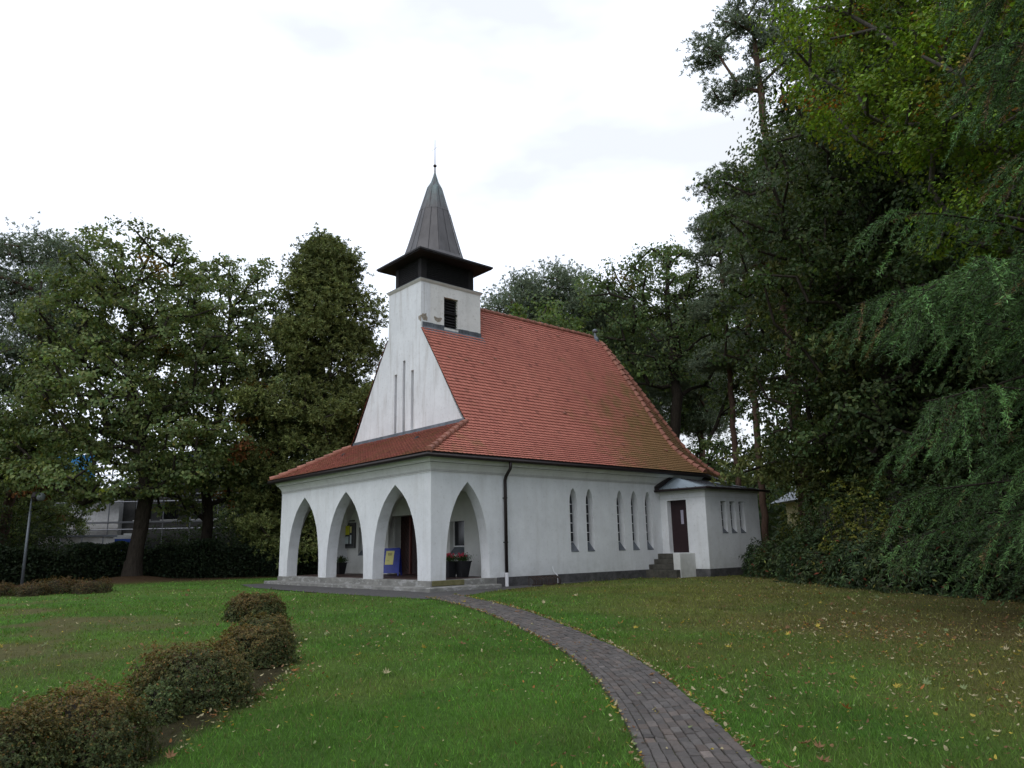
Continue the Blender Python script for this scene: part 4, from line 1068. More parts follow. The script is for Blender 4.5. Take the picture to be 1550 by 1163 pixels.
for i in order[nl:]:
    x, y = cand[i]; V = leafgeo(SHAPES[sh[i]], size[i] * (1.15 if dist[i] > 12 else 1), rg.uniform(0, 6.28), rg.normal(0, .35, 2), x, y, gz(x, y) + .03, .22, rg); k = len(V) - 1
    VV.append(V); LL.append((np.stack([np.zeros(k, int), np.arange(k) + 1, (np.arange(k) + 1) % k + 1], 1)).ravel() + b); b += k + 1
    CC.append(np.repeat((np.array(LC[kind[i]]) * rg.uniform(.6, 1.2))[None], k + 1, 0))
ll = np_mesh('leaf_litter', np.concatenate(VV), np.concatenate(LL), 3, 'dead_leaf', None, np.concatenate(CC), False, (0, -10, -.4))
tag(ll, 'scattered brown and pale fallen leaves thickest under the trees on the right', 'fallen leaves', kind='stuff')
# ================================================================== VEGETATION
def skeleton(rg, trunk, centers, seg=.9, wig=.12, up=.25):
    """branches grown from a trunk polyline to every foliage centre; returns nodes, parents, radii"""
    nodes = []; par = []; tr = np.array(trunk, float); seglen = np.linalg.norm(tr[1:] - tr[:-1], axis=1)
    pts = [tr[0]]
    for i in range(len(tr) - 1):
        k = max(1, int(seglen[i] / seg))
        for j in range(1, k + 1): pts.append(tr[i] + (tr[i + 1] - tr[i]) * j / k + rg.normal(0, .04, 3))
    nodes = [np.array(p) for p in pts]; par = [-1] + list(range(len(pts) - 1)); ntr = len(pts)
    low = min(c[2] for c in centers) * .6
    order_ = np.argsort([np.hypot(c[0] - np.interp(c[2], tr[:, 2], tr[:, 0]), c[1] - np.interp(c[2], tr[:, 2], tr[:, 1])) for c in centers])
    tips = []
    for ci in order_:
        c = np.array(centers[ci]); A = np.array(nodes); d = c - A; L_ = np.linalg.norm(d, axis=1)
        pen = L_ * (1 + .55 * np.clip(-d[:, 2] / (L_ + 1e-6), -.3, 1)) + np.where(A[:, 2] < low, 4, 0)
        j = int(np.argmin(pen)); a = nodes[j]; L0 = np.linalg.norm(c - a); k = max(1, int(L0 / seg)); last = j
        pd = (nodes[j] - nodes[par[j]]) if par[j] >= 0 else np.array([0, 0, 1.]); pd = pd / (np.linalg.norm(pd) + 1e-6)
        for q in range(1, k + 1):
            t = q / k; p = a + (c - a) * t + pd * L0 * .28 * t * (1 - t) + np.array([0, 0, up]) * L0 * t * (1 - t) * .5
            if q < k: p = p + rg.normal(0, wig, 3) * min(1, L0 / 3)
            nodes.append(p); par.append(last); last = len(nodes) - 1
        tips.append(last)
    n = len(nodes); acc = np.zeros(n)
    for t in tips: acc[t] += 1
    for i in range(n - 1, 0, -1): acc[par[i]] += acc[i]
    return np.array(nodes), np.array(par), acc
def limb_mesh(nodes, par, acc, r_base, rtip=.018, power=.46, sides=7, flare=1.5):
    rad = rtip + (r_base - rtip) * (acc / acc.max()) ** power
    z = nodes[:, 2]; rad = rad * (1 + (flare - 1) * np.exp(-np.clip(z, 0, None) / .55) * (acc > acc.max() * .9))
    n = len(nodes); i = np.arange(1, n); a = nodes[par[1:]]; b = nodes[1:]; ra = np.minimum(rad[par[1:]], rad[1:] * 1.35); rb = rad[1:]
    ra = np.where(acc[1:] > .93 * acc[par[1:]], rad[par[1:]], ra)
    d = b - a; L_ = np.linalg.norm(d, axis=1, keepdims=True) + 1e-9; d = d / L_
    ref = np.tile([[.31, .17, .93]], (n - 1, 1)); ref[np.abs((d * ref).sum(1)) > .95] = [1, 0, 0]
    u = np.cross(d, ref); u /= np.linalg.norm(u, axis=1, keepdims=True); v = np.cross(d, u)
    ang = 2 * PI * np.arange(sides) / sides; cs_, sn = np.cos(ang), np.sin(ang)
    A = a[:, None] + (u[:, None] * cs_[None, :, None] + v[:, None] * sn[None, :, None]) * ra[:, None, None]
    b2 = b + d * (rb * .35)[:, None]
    B = b2[:, None] + (u[:, None] * cs_[None, :, None] + v[:, None] * sn[None, :, None]) * rb[:, None, None]
    V = np.concatenate([A, B], 1).reshape(-1, 3); base = np.arange(n - 1)[:, None] * (2 * sides)
    k = np.arange(sides); f = np.stack([k, (k + 1) % sides, (k + 1) % sides + sides, k + sides], 1).ravel()
    return V, (base + f[None]).ravel()
def lobes_sample(rg, lobes, n, shell=.45, gap=.9):
    """points inside a union of ellipsoidal lobes, biased to the outside, spaced apart"""
    vol = np.array([l[3] * l[4] * l[5] for l in lobes]) ** .75; out = []; tries = 0
    while len(out) < n and tries < n * 25:
        tries += 1; l = lobes[rg.choice(len(lobes), p=vol / vol.sum())]; d = rg.normal(size=3); d /= np.linalg.norm(d)
        r = rg.uniform(shell, 1) ** .6; p = np.array(l[:3]) + d * r * np.array(l[3:6])
        if p[2] < .8: continue
        if out and np.min(np.linalg.norm(np.array(out) - p, axis=1)) < gap: continue
        out.append(p)
    return out
def foliage(rg, centers, per, spread, size, asp, base, top=None, var=.25, hue=.12, upb=.6, flat=.55, patch=None, pp=.04):
    P_ = []; Nn = []; Cc = []
    zmin = min(c[2] for c in centers); zmax = max(c[2] for c in centers)
    for c in centers:
        n = int(per * rg.uniform(.55, 1.4)); s = spread * rg.uniform(.7, 1.25)
        # sub sprays: leaves gather on short twigs, leaving small gaps
        ns = 7; sub = rg.normal(0, 1, (ns, 3)) * [s, s, s * flat]; k = rg.randint(0, ns, n)
        p = sub[k] + rg.normal(0, 1, (n, 3)) * [s * .42, s * .42, s * .24] + c
        P_.append(p); q_ = (p - c) / s; Nn.append(rg.normal(0, 1, (n, 3)) * [.6, .6, .5] + q_ * .8 + [0, 0, upb])
        col = np.array(base) * math.exp(rg.normal(0, .16))
        if patch is not None and rg.rand() < pp: col = np.array(patch[rg.randint(len(patch))])
        Cc.append(np.repeat(col[None], n, 0))
    P_ = np.concatenate(P_); Nn = np.concatenate(Nn); Cc = np.concatenate(Cc)
    V, Lp, n, _ = leafquads(P_, Nn, size, asp, rg, None, 0)
    return V, Lp, colours(rg, n, Cc, var, hue)
def needles(rg, centers, per, spread, length, width, base, var=.25, flat=.45):
    """pine pads: tufts of long thin needles around many twig ends"""
    P_ = []; D = []; Cc = []
    for c in centers:
        nt_ = int(per * rg.uniform(.7, 1.3)); tw = rg.normal(0, 1, (nt_, 3)) * [spread, spread, spread * flat] + c
        k = 12; pos = np.repeat(tw, k, 0); d = rg.normal(0, 1, (nt_ * k, 3)) + [0, 0, .55]; d /= np.linalg.norm(d, axis=1, keepdims=True)
        P_.append(pos); D.append(d); Cc.append(np.repeat(np.array(base)[None] * math.exp(rg.normal(0, .15)), nt_ * k, 0))
    P_ = np.concatenate(P_); D = np.concatenate(D); Cc = np.concatenate(Cc); n = len(P_)
    r = rg.normal(size=(n, 3)); s = np.cross(D, r); s /= np.linalg.norm(s, axis=1, keepdims=True) + 1e-9
    ln_ = length * rg.uniform(.6, 1.2, (n, 1)); V = np.stack([P_ - s * width * .4, P_ + D * ln_ * .5 - s * width * .6, P_ + D * ln_, P_ + D * ln_ * .5 + s * width * .6], 1).reshape(-1, 3)
    return V, np.arange(n * 4), colours(rg, n, Cc, var, .08)
def make_tree(name, loc, label, cat, group, trunkV, crownV, bark_m, leaf_m, rz=0, sc_=1):
    e = empty(name, loc, label, cat, group); e.rotation_euler = (0, 0, rz); e.scale = (sc_,) * 3
    np_mesh('trunk', trunkV[0], trunkV[1], 4, bark_m, e, None, True, None, False)
    np_mesh('crown', crownV[0], crownV[1], 4, leaf_m, e, crownV[2], False, None, False)
    return e
def copy_tree(src, loc, label, rz=0, sc_=1, zs=1):
    r = src.copy(); C.objects.link(r); r.location = loc; r.rotation_euler = (0, 0, rz); r.scale = (sc_, sc_, sc_ * zs); r['label'] = label
    for ch in [o for o in src.children]:
        c = ch.copy(); C.objects.link(c); c.parent = r
    return r
def at(u, D, z=None):
    """ground position seen in direction u (photo column) at horizontal distance D"""
    d = F_ + R_ * ((u - 775) / 1135.25) - U_ * ((860 - 581.5) / 1135.25); h = math.hypot(d.x, d.y)
    x, y = CAM.x + d.x * D / h, CAM.y + d.y * D / h; return (x, y, gz(x, y) if z is None else z)
RV = Vector((R_.x, R_.y, 0)).normalized()      # sideways direction as seen from the lawn
FV = Vector((F_.x, F_.y, 0)).normalized()
def lob(a, d, z, r1, r2, rz_): return (RV.x * a + FV.x * d, RV.y * a + FV.y * d, z, (r1 + r2) / 2, (r1 + r2) / 2, rz_)
def tp(a, d, z): return (RV.x * a + FV.x * d, RV.y * a + FV.y * d, z)
OAKC = (.105, .138, .046); OAKP = [(.16, .11, .02), (.15, .065, .02), (.09, .10, .025)]

# --- the big oak on the left, root mound at its foot
rg = RS(101)
lobes = [lob(-1, 0, 15.2, 3.2, 3.2, 3.3), lob(-3.4, 0, 13, 3.2, 3.2, 3.2), lob(-4.8, 1, 9.5, 3.2, 3, 3), lob(1.5, 0, 11.5, 3, 3, 3.2), lob(-1.5, -1.5, 9, 4, 3, 3.2),
         lob(-5.2, 0, 6.3, 3.4, 3, 2.2), lob(-1, -2, 5.0, 3.6, 3, 1.6), lob(2.3, -.5, 6.4, 3.2, 3, 2.0), lob(-3.0, 0, 17.0, 1.9, 1.9, 1.7)]
cen = lobes_sample(rg, lobes, 330, .4, .80)
sk_ = skeleton(rg, [(0, 0, -.2), tp(.1, 0, 1.5), tp(.35, 0, 4), tp(-.4, 0, 7.5), tp(-1.2, 0, 11), tp(-1, 0, 15.5)], cen, .8, .16)
oak = make_tree('oak_tree', (-2.6, 21.9, -.12), 'big spreading oak with a thick flared trunk rising from a bare mound', 'tree', 'broadleaf trees left of the church',
                limb_mesh(*sk_, .36, flare=1.5), foliage(rg, cen, 165, .50, .20, .7, OAKC, patch=OAKP, pp=.04), 'bark_dark', 'leaf')
rg = RS(102)
lobes = [lob(0.2, 0, 15.6, 3.2, 3.2, 3.4), lob(2.6, 0, 13.2, 3.0, 3.0, 3.2), lob(-2.3, 0, 12.5, 2.8, 2.8, 3), lob(3.6, 0, 9.3, 3.2, 3, 3), lob(.5, -1, 9, 3.6, 3, 3), lob(-3, 0, 8, 3, 3, 2.5),
         lob(3.4, -.5, 5.6, 3.6, 3, 2.2), lob(-.5, -1, 5.2, 3.2, 3, 1.7), lob(1.8, 0, 17.6, 1.6, 1.6, 1.6), lob(5.0, 0, 13.6, 1.5, 1.5, 2)]
cen = lobes_sample(rg, lobes, 330, .4, .80)
sk_ = skeleton(rg, [(0, 0, -.2), tp(.1, 0, 3), tp(-.3, 0, 6), tp(.4, 0, 10), tp(.6, 0, 15.8)], cen, .8, .16)
oak2 = make_tree('oak_tree', at(308, 47), 'tall open crowned oak behind the hedge between the big oak and the dark conifer', 'tree', 'broadleaf trees left of the church',
                 limb_mesh(*sk_, .30), foliage(rg, cen, 160, .49, .20, .7, (.112, .145, .056), patch=OAKP, pp=.05), 'bark_dark', 'leaf')
copy_tree(oak2, at(-110, 47), 'oak at the left edge of the lawn with its crown cut by the view', 2.2, .66)
copy_tree(oak, at(10, 58), 'oak farther back between the leaning pine and the big oak', 1.1, .60)
copy_tree(oak2, at(420, 58), 'farther oak filling the gap behind the dark conifer', 3.6, .62)
copy_tree(oak, at(20, 62), 'farther oak behind the leaning pine at the left edge', 4.0, .52)
copy_tree(oak2, at(540, 66), 'farthest oak glimpsed between the conifer and the church gable', 1.7, .62)

# --- Scots pines
def pine(seed, h, pads, per=70, col=(.130, .165, .108), lean=0, r=.26, spread=.62):  # pale needle colour has the distance haze mixed into it
    rg = RS(seed); cen = []
    for (a, d, z, rr, rz_) in pads:
        k = max(4, int(5.5 * rr * rr)); cen += lobes_sample(rg, [lob(a, d, z, rr, rr, rz_)], k, .3, .62)
    sk_ = skeleton(rg, [(0, 0, -.3), tp(lean * .3, 0, h * .3), tp(lean * .6, 0, h * .6), tp(lean, 0, h * .93)], cen, .8, .14, -.1)
    return limb_mesh(*sk_, r, flare=1.25), needles(rg, cen, per, spread, .17, .035, col)
p1 = pine(201, 19, [(-2.5, 0, 16.8, 2.6, 1.1), (.5, 0, 18.6, 2.4, 1.0), (2.7, 0, 16.6, 2.1, 1.0), (-3.6, 0, 14.2, 2.2, .8), (1.5, 1, 14.6, 2.8, 1.1), (-1, -1, 12.4, 2.2, .8), (3.6, 0, 13.2, 1.8, .7), (0, 0, 10.8, 1.8, .6)], lean=1.6)
pineA = make_tree('pine_tree', at(-8, 50), 'leaning pine with a reddish upper trunk at the left edge behind the oaks', 'tree', 'pines around the church', *p1, 'bark_pine', 'needle')
p2 = pine(202, 19, [(0, 0, 18.8, 2.9, 1.4), (-2.8, 0, 17.4, 2.6, 1.3), (2.8, 0, 17.0, 2.8, 1.5), (-4.6, 0, 15.6, 2.0, 1.0), (4.4, 0, 14.8, 2.4, 1.3), (0, 1, 15.2, 3.2, 1.6), (-2.5, 0, 13.2, 2.6, 1.2), (2.5, 0, 12.6, 2.8, 1.3), (5, 0, 12.2, 2, 1), (0, 0, 10.6, 2.5, 1.1)], per=80)
pineB = make_tree('pine_tree', at(848, 50), 'wide flat topped pine standing over the middle of the church ridge', 'tree', 'pines around the church', *p2, 'bark_pine', 'needle')
copy_tree(pineB, at(762, 57), 'smaller distant pine just right of the tower above the ridge', 2.5, .80)
copy_tree(pineB, at(925, 53), 'pine right of the ridge finial with crown touching the wide pine', 4.1, .90)
copy_tree(pineA, at(975, 52), 'pine between the ridge end and the branching oak', 3.4, .9)
copy_tree(pineB, at(1075, 60), 'tall pine standing behind the branching oak', 1.2, 1.0)
# tall pine leaning over the vestry, twisted crown against the sky
p3 = pine(203, 25.5, [(-1.3, 0, 25.0, 1.2, .7), (-.1, 0, 26.6, 1.4, .9), (.5, 0, 24.6, 1.0, .6), (1.3, 0, 25.5, 1.3, .9), (-2.3, 0, 24.1, .8, .35), (-1.9, 0, 22.0, .9, .3), (-.7, 0, 22.6, .7, .3), (1.2, 0, 23.4, 1.2, .7),
                      (-1.9, 0, 17.3, 1.4, .6), (1.2, 0, 19.0, 1.8, 1.0), (-.9, 0, 15.2, 1.5, .8), (1.6, 0, 15.0, 1.8, .9), (-1.7, 0, 13.4, 1.1, .5)], per=70, lean=-.2, r=.22, spread=.38)
pineT = make_tree('pine_tree', at(1232, 35.5), 'tallest pine with a twisted open crown high above the vestry', 'tree', 'pines around the church', *p3, 'bark_pine', 'needle', 0, 1.04)
copy_tree(pineT, at(1163, 41), 'thin bare trunked pine close behind the vestry corner', 2.0, .80, .95)
copy_tree(pineT, at(1128, 44), 'slender reddish pine trunk leaning left beside the vestry eaves', 3.9, .76)
copy_tree(pineA, at(1290, 42), 'pine deep in the dark stand right of the vestry', .9, 1.05)

copy_tree(pineT, at(1225, 46), 'pine in the dark stand beyond the vestry', 5.2, .9)

# --- dense dark conifer beside the gable
rg = RS(301); cen = []
H_ = 19.6
for k in range(460):
    z = 1.5 + (H_ - 1.5) * rg.uniform(0, 1) ** 1.0; t = (z / H_); R = min(1.52 * math.sqrt(H_ - z), 4.9) * (.86 + .14 * math.sin(z * 2.1)) + .1
    a = rg.uniform(0, 2 * PI); r = R * rg.uniform(.35, 1.0) * (1 + .22 * math.sin(3 * a + z) + .12 * math.sin(7 * a - 2 * z)); cen.append(np.array([r * math.cos(a), r * math.sin(a), z - .12 * r]))
cen += [np.array([rg.normal(0, .12), rg.normal(0, .12), H_ - .2 - .28 * k]) for k in range(6)]
sk_ = skeleton(rg, [(0, 0, -.2), (0, 0, H_ * .5), (.1, 0, H_ * .97)], cen, 1.1, .1, -.1)
conif = make_tree('conifer', at(476, 44.5), 'dense olive green conifer with a jagged pointed top left of the church gable', 'tree', 'conifers around the church',
                  limb_mesh(*sk_, .34), needles(rg, cen, 70, .48, .20, .055, (.115, .135, .042), .3, .6), 'bark_dark', 'needle')
copy_tree(conif, at(590, 62), 'farther dark conifer just behind the left edge of the gable', 2.0, .9, .78)
copy_tree(conif, at(1420, 40), 'tall dark conifer in the stand between the vestry and the larch', 1.0, .8, 1.2)
copy_tree(conif, at(1420, 36), 'dark conifer behind the yellow green beech', 3.0, 1.25, 1.05)

# --- pale young broadleaf over the ridge and the branching oak right of the church
rg = RS(401)
lobes = [lob(0, 0, 10.5, 2.4, 2.4, 2.6), lob(-1.6, 0, 9, 2, 2, 2), lob(1.7, 0, 8.8, 2.3, 2, 2), lob(0, 0, 6.5, 2.8, 2.6, 2)]
cen = lobes_sample(rg, lobes, 210, .3, .62)
sk_ = skeleton(rg, [(0, 0, -.2), tp(.1, 0, 3), tp(0, 0, 6), tp(.1, 0, 11)], cen, .7, .1)
make_tree('maple_tree', at(826, 38.5), 'light green round topped young tree peeping over the red roof ridge', 'tree', 'broadleaf trees right of the church',
          limb_mesh(*sk_, .2), foliage(rg, cen, 150, .48, .17, .75, (.105, .155, .048), var=.22), 'bark_grey', 'leaf').scale = (1, 1, 1.06)
rg = RS(402)
lobes = [lob(0, 0, 17.2, 3, 3, 2.8), lob(-3.2, 0, 16, 2.4, 2.4, 2.6), lob(2.6, 0, 15, 2.8, 2.8, 2.8), lob(-4, 0, 12.5, 2.2, 2.2, 2.2), lob(-.5, 0, 13, 2.8, 2.6, 2.4), lob(3.8, 0, 10.6, 2.4, 2.4, 1.8),
         lob(-2.8, 0, 8.4, 2.4, 2, 1.5), lob(2.8, 0, 6.2, 2.6, 2.2, 1.3), lob(4.4, 0, 4.4, 2.2, 2, 1.0), lob(-3.6, 0, 5.2, 2, 2, 1.2)]
cen = lobes_sample(rg, lobes, 250, .4, .85)
sk_ = skeleton(rg, [(0, 0, -.2), tp(0, 0, 3), tp(-.2, 0, 6.5), tp(.2, 0, 10), tp(0, 0, 16.5)], cen, .8, .14, .4)
oak3 = make_tree('oak_tree', at(1037, 46), 'oak with forked dark limbs against the sky right of the church hip', 'tree', 'broadleaf trees right of the church',
                 limb_mesh(*sk_, .40, power=.5), foliage(rg, cen, 150, .48, .18, .7, (.098, .140, .054), patch=OAKP, pp=.03), 'bark_dark', 'leaf')
copy_tree(oak3, at(960, 60), 'oak behind the pines over the ridge end', 2.4, .92)
# --- the dark tall trees right of the vestry
rg = RS(403)
lobes = [lob(0, 0, 17.5, 3.6, 3.6, 3.6), lob(-2.5, 0, 14, 3.2, 3, 3.2), lob(2.5, 0, 13.5, 3.4, 3, 3.4), lob(-3.2, 0, 9.5, 3, 3, 2.6), lob(0, -1.5, 9.5, 3.6, 3, 3), lob(3, 0, 8.5, 3.4, 3, 3),
         lob(-1.8, 0, 5.8, 3, 3, 1.8), lob(1.5, -1, 4.8, 3.2, 3, 1.8), lob(.8, 0, 20.6, 2.2, 2.2, 1.8)]
cen = lobes_sample(rg, lobes, 380, .4, .74)
sk_ = skeleton(rg, [(0, 0, -.2), tp(0, 0, 4), tp(.2, 0, 9), tp(.1, 0, 18)], cen, .9, .12)
dark = make_tree('beech_tree', at(1372, 31), 'tall dark green tree filling the view between the vestry and the yellow beech', 'tree', 'broadleaf trees right of the church',
                 limb_mesh(*sk_, .36), foliage(rg, cen, 165, .55, .17, .7, (.052, .080, .026), var=.3), 'bark_dark', 'leaf')
copy_tree(dark, at(1455, 34), 'dark tree behind the left side of the yellow beech', 2.5, 1.0)
copy_tree(dark, at(1560, 33), 'dark tree behind the right side of the yellow beech', 4.4, 1.15)
copy_tree(dark, at(1300, 44), 'dark tree set back right behind the tallest pine', 1.4, .8)
copy_tree(dark, at(1730, 30), 'dark tree at the right edge behind the larch', 5.4, 1.1)
# --- yellow green beech overhanging from the right
rg = RS(404)
lobes = [lob(-3.0, 0, 15.5, 3.0, 3, 3.0), lob(0, 0, 18, 4, 4, 3.5), lob(-1.6, -2, 12.5, 3.2, 3, 2.6), lob(1.5, -2, 13, 3.6, 3, 3), lob(-1.6, -2, 9.5, 2.6, 2.6, 1.8), lob(1.5, -2, 9.6, 3, 3, 2.2), lob(4.5, 0, 12, 3.5, 3.5, 5),
         lob(-2.6, 0, 18, 2.6, 2.6, 2.4), lob(.8, -1.5, 6.9, 2.4, 2.4, 1.2), lob(-3.4, -1, 12.6, 2.2, 2, 1.6)]
cen = lobes_sample(rg, lobes, 640, .45, .55)
sk_ = skeleton(rg, [(0, 0, -.2), tp(0, 0, 4), tp(.2, 0, 9), tp(.1, 0, 19)], cen, .8, .12, -.1)
make_tree('beech_tree', at(1662, 23.5), 'beech with yellow green sprays and a few orange leaves high on the right', 'tree', 'broadleaf trees right of the church',
          limb_mesh(*sk_, .34), foliage(rg, cen, 210, .50, .115, .75, (.125, .195, .022), var=.32, upb=1.2, flat=.30, patch=[(.30, .12, .02), (.16, .15, .02), (.08, .13, .02), (.08, .13, .02), (.06, .10, .02), (.07, .11, .02), (.07, .11, .02), (.05, .08, .02)], pp=.28), 'bark_grey', 'leaf')

# --- larch on the right: long drooping sprays of needles
rg = RS(501)
def larch(seed, H, zs, reach, dirs, rtrunk=.17, dens=1.0):
    rg = RS(seed); tw = MB(); NV = []; NC = []
    tw.tube([(0, 0, -.3), (.05, 0, H * .3), (0, .05, H * .7), (0, 0, H)], [rtrunk * 1.25, rtrunk, rtrunk * .6, .02], 9)
    for z0 in zs:
        a = dirs[rg.randint(len(dirs))] + rg.normal(0, .42); L0 = reach(z0) * rg.uniform(.72, 1.1); n = 9; rise = rg.uniform(.18, .85)
        pts = [np.array([0, 0, z0])]
        for k in range(1, n + 1):
            t = k / n; pts.append(np.array([math.cos(a) * L0 * t, math.sin(a) * L0 * t, z0 + L0 * (rise * t - .42 * t * t)]) + rg.normal(0, .03, 3))
        tw.tube(pts, [.045 * (1 - .85 * k / n) * rtrunk / .17 for k in range(n + 1)], 5)
        pts = np.array(pts); m_ = int(L0 / .10)
        for q in range(m_):
            t = .14 + .86 * q / m_; i = min(n - 1, int(t * n)); p = pts[i] + (pts[i + 1] - pts[i]) * (t * n - i); dr_ = pts[i + 1] - pts[i]; dr_ = dr_ / np.linalg.norm(dr_)
            sd_ = (-1) ** q; lt = np.cross(dr_, [0, 0, 1]) * sd_; ln_ = rg.uniform(.35, 1.25) * (1.15 - .55 * t) * min(1.3, L0 / 3.5 + .3)
            dd = dr_ * .72 + lt * rg.uniform(.25, .8) + np.array([0, 0, rg.uniform(-1.0, .12)]); dd /= np.linalg.norm(dd)
            k2 = 5; bp = [p + dd * ln_ * s_ + np.array([0, 0, -.34 * ln_ * s_ * s_]) for s_ in np.linspace(0, 1, k2)]
            tw.tube(bp, [.008, .007, .006, .005, .003], 3, False); bp = np.array(bp)
            # needles all along the shoot
            nn = int(ln_ * 150 * dens); s_ = rg.uniform(0.02, 1, nn) * (k2 - 1); j = np.minimum(s_.astype(int), k2 - 2); f = (s_ - j)[:, None]
            P_ = bp[j] * (1 - f) + bp[j + 1] * f; D = dd * .75 + rg.normal(0, .58, (nn, 3)); D /= np.linalg.norm(D, axis=1, keepdims=True)
            w_ = np.cross(D, rg.normal(size=(nn, 3))); w_ /= np.linalg.norm(w_, axis=1, keepdims=True) + 1e-9
            l2 = rg.uniform(.05, .11, (nn, 1)); NV.append(np.stack([P_ - w_ * .0062, P_ + D * l2 * .5 - w_ * .0078, P_ + D * l2, P_ + D * l2 * .5 + w_ * .0078], 1).reshape(-1, 3))
            NC.append(np.repeat(((np.array([.070, .132, .044]) if rg.rand() > .05 else np.array([.12, .085, .04])) * math.exp(rg.normal(0, .42)))[None], nn, 0))
        # bare outer twig needles on the leading shoot
    NV = np.concatenate(NV); NC = colours(rg, len(NV) // 4, np.concatenate(NC), .22, .08)
    return tw, NV, NC
AZL = math.atan2(-RV.y, -RV.x)
zs = list(np.arange(.6, 6.4, .165))
tw, NV, NC = larch(511, 13.5, zs, lambda z: 5.7 - .5 * abs(z - 3.6) if z > 2.8 else 3.0 + 1.1 * (z - .8), [AZL, AZL + .4, AZL - .45, AZL + .9, AZL - .9, AZL + 1.5], dens=1.0)
lp_ = at(1800, 17.0)
le = empty('larch_tree', lp_, 'larch with long drooping blue green needle sprays reaching in from the right', 'tree', 'larches at the right edge')
o = tw.build('trunk', 'bark_dark', None, (0, 0, 0), fix=False, smooth=True); o.parent = le
np_mesh('crown', NV, np.arange(len(NV)), 4, 'needle', le, NC, False, None, False)
zs = list(np.arange(6.4, 12.8, .15))
tw, NV, NC = larch(512, 14, zs, lambda z: 2.7 - .1 * abs(z - 9), [AZL, AZL + .4, AZL - .45, AZL + .8, AZL - .8], dens=1.0)
le2 = empty('larch_tree', at(1915, 14.0), 'nearer larch whose upper sprays hang into the top right corner', 'tree', 'larches at the right edge')
o = tw.build('trunk', 'bark_dark', None, (0, 0, 0), fix=False, smooth=True); o.parent = le2
np_mesh('crown', NV, np.arange(len(NV)), 4, 'needle', le2, NC, False, None, False)

# --- shrubs
def shrub_mesh(seed, rx, ry, h, n, size, asp, base, patch=None, pp=.0, hue=.1, var=.25, lumpy=.22, upb=.4, inner=.55, tips=None, clu=7, cs_=1.1):
    rg = RS(seed); nc_ = max(1, n // clu); n = nc_ * clu; d = rg.normal(size=(nc_, 3)); d[:, 2] = np.abs(d[:, 2]) * .95 - .12; d /= np.linalg.norm(d, axis=1, keepdims=True)
    ph = rg.uniform(0, 6, 6)
    lump = 1 + lumpy * (np.sin(d[:, 0] * 4.1 + ph[0]) * np.sin(d[:, 1] * 3.7 + ph[1]) + .6 * np.sin(d[:, 0] * 9 + ph[2]) * np.sin(d[:, 1] * 8 + d[:, 2] * 7 + ph[3]) + .35 * np.sin(d[:, 2] * 15 + ph[4]) * np.sin(d[:, 0] * 17 + ph[5]))
    lump = lump * (1 + .05 * np.sin(d[:, 0] * 26 + ph[5]) * np.sin(d[:, 1] * 23 + ph[2]) + .04 * np.sin(d[:, 2] * 31)); r = rg.uniform(inner, 1.0, nc_) ** .5 * lump; sq = np.power(np.abs(d), .82) * np.sign(d)
    P_ = np.repeat(sq * r[:, None] * [rx, ry, h], clu, 0); d = np.repeat(d, clu, 0); rd = rg.normal(0, 1, (n, 3)); rd -= d * (rd * d).sum(1, keepdims=True) * .7; rd /= np.linalg.norm(rd, axis=1, keepdims=True)
    P_ = P_ + rd * size * cs_ * rg.uniform(.3, .8, (n, 1)); P_[:, 2] = np.maximum(P_[:, 2], .01)
    V, Lp, k, _ = leafquads(P_, d * 1.1 + rd * .5 + rg.normal(0, .45, (n, 3)) + [0, 0, upb], size, asp, rg, None, 0, rd)
    base_ = np.array(base)[None] * np.repeat(np.exp(rg.normal(0, .22, (nc_, 1))), clu, 0)
    if tips is not None:
        t = np.clip((P_[:, 2] / h - .45) * 1.6 + rg.normal(0, .25, n) + .5 * np.sin(P_[:, 0] * 5 + ph[0]) * np.sin(P_[:, 1] * 4 + ph[1]), 0, 1)[:, None]; base_ = base_ * (1 - t) + np.array(tips) * t
    if patch is not None:
        k_ = rg.rand(n) < pp; base_[k_] = np.array(patch)[rg.randint(0, len(patch), k_.sum())]
    return V, Lp, colours(rg, n, base_, var, hue)
def core_mesh(rx, ry, h, seed):
    rg = RS(seed); mb = MB(); tw = []
    for k in range(46):                                  # bundle of stems
        a = rg.uniform(0, 6.28); r = rg.uniform(.1, .85); b0 = (rx * .25 * r * math.cos(a), ry * .25 * r * math.sin(a), -.05)
        t = (rx * .85 * r * math.cos(a), ry * .85 * r * math.sin(a), h * .88 * math.sqrt(max(.05, 1 - r * r)))
        m1 = ((b0[0] + t[0]) / 2, (b0[1] + t[1]) / 2, t[2] * .35); mb.tube([b0, m1, t], [.012, .009, .004], 4, False)
    return mb
def shrub(name, loc, label, cat, group, mesh, stem, leaf_m, rz=0, sc_=1):
    e = empty(name, loc, label, cat, group); e.rotation_euler = (0, 0, rz); e.scale = (sc_,) * 3
    np_mesh('foliage', mesh[0], mesh[1], 4, leaf_m, e, mesh[2], False, None, False)
    o = stem.build('stems', 'bark_grey', None, (0, 0, 0), fix=False); o.parent = e
    return e
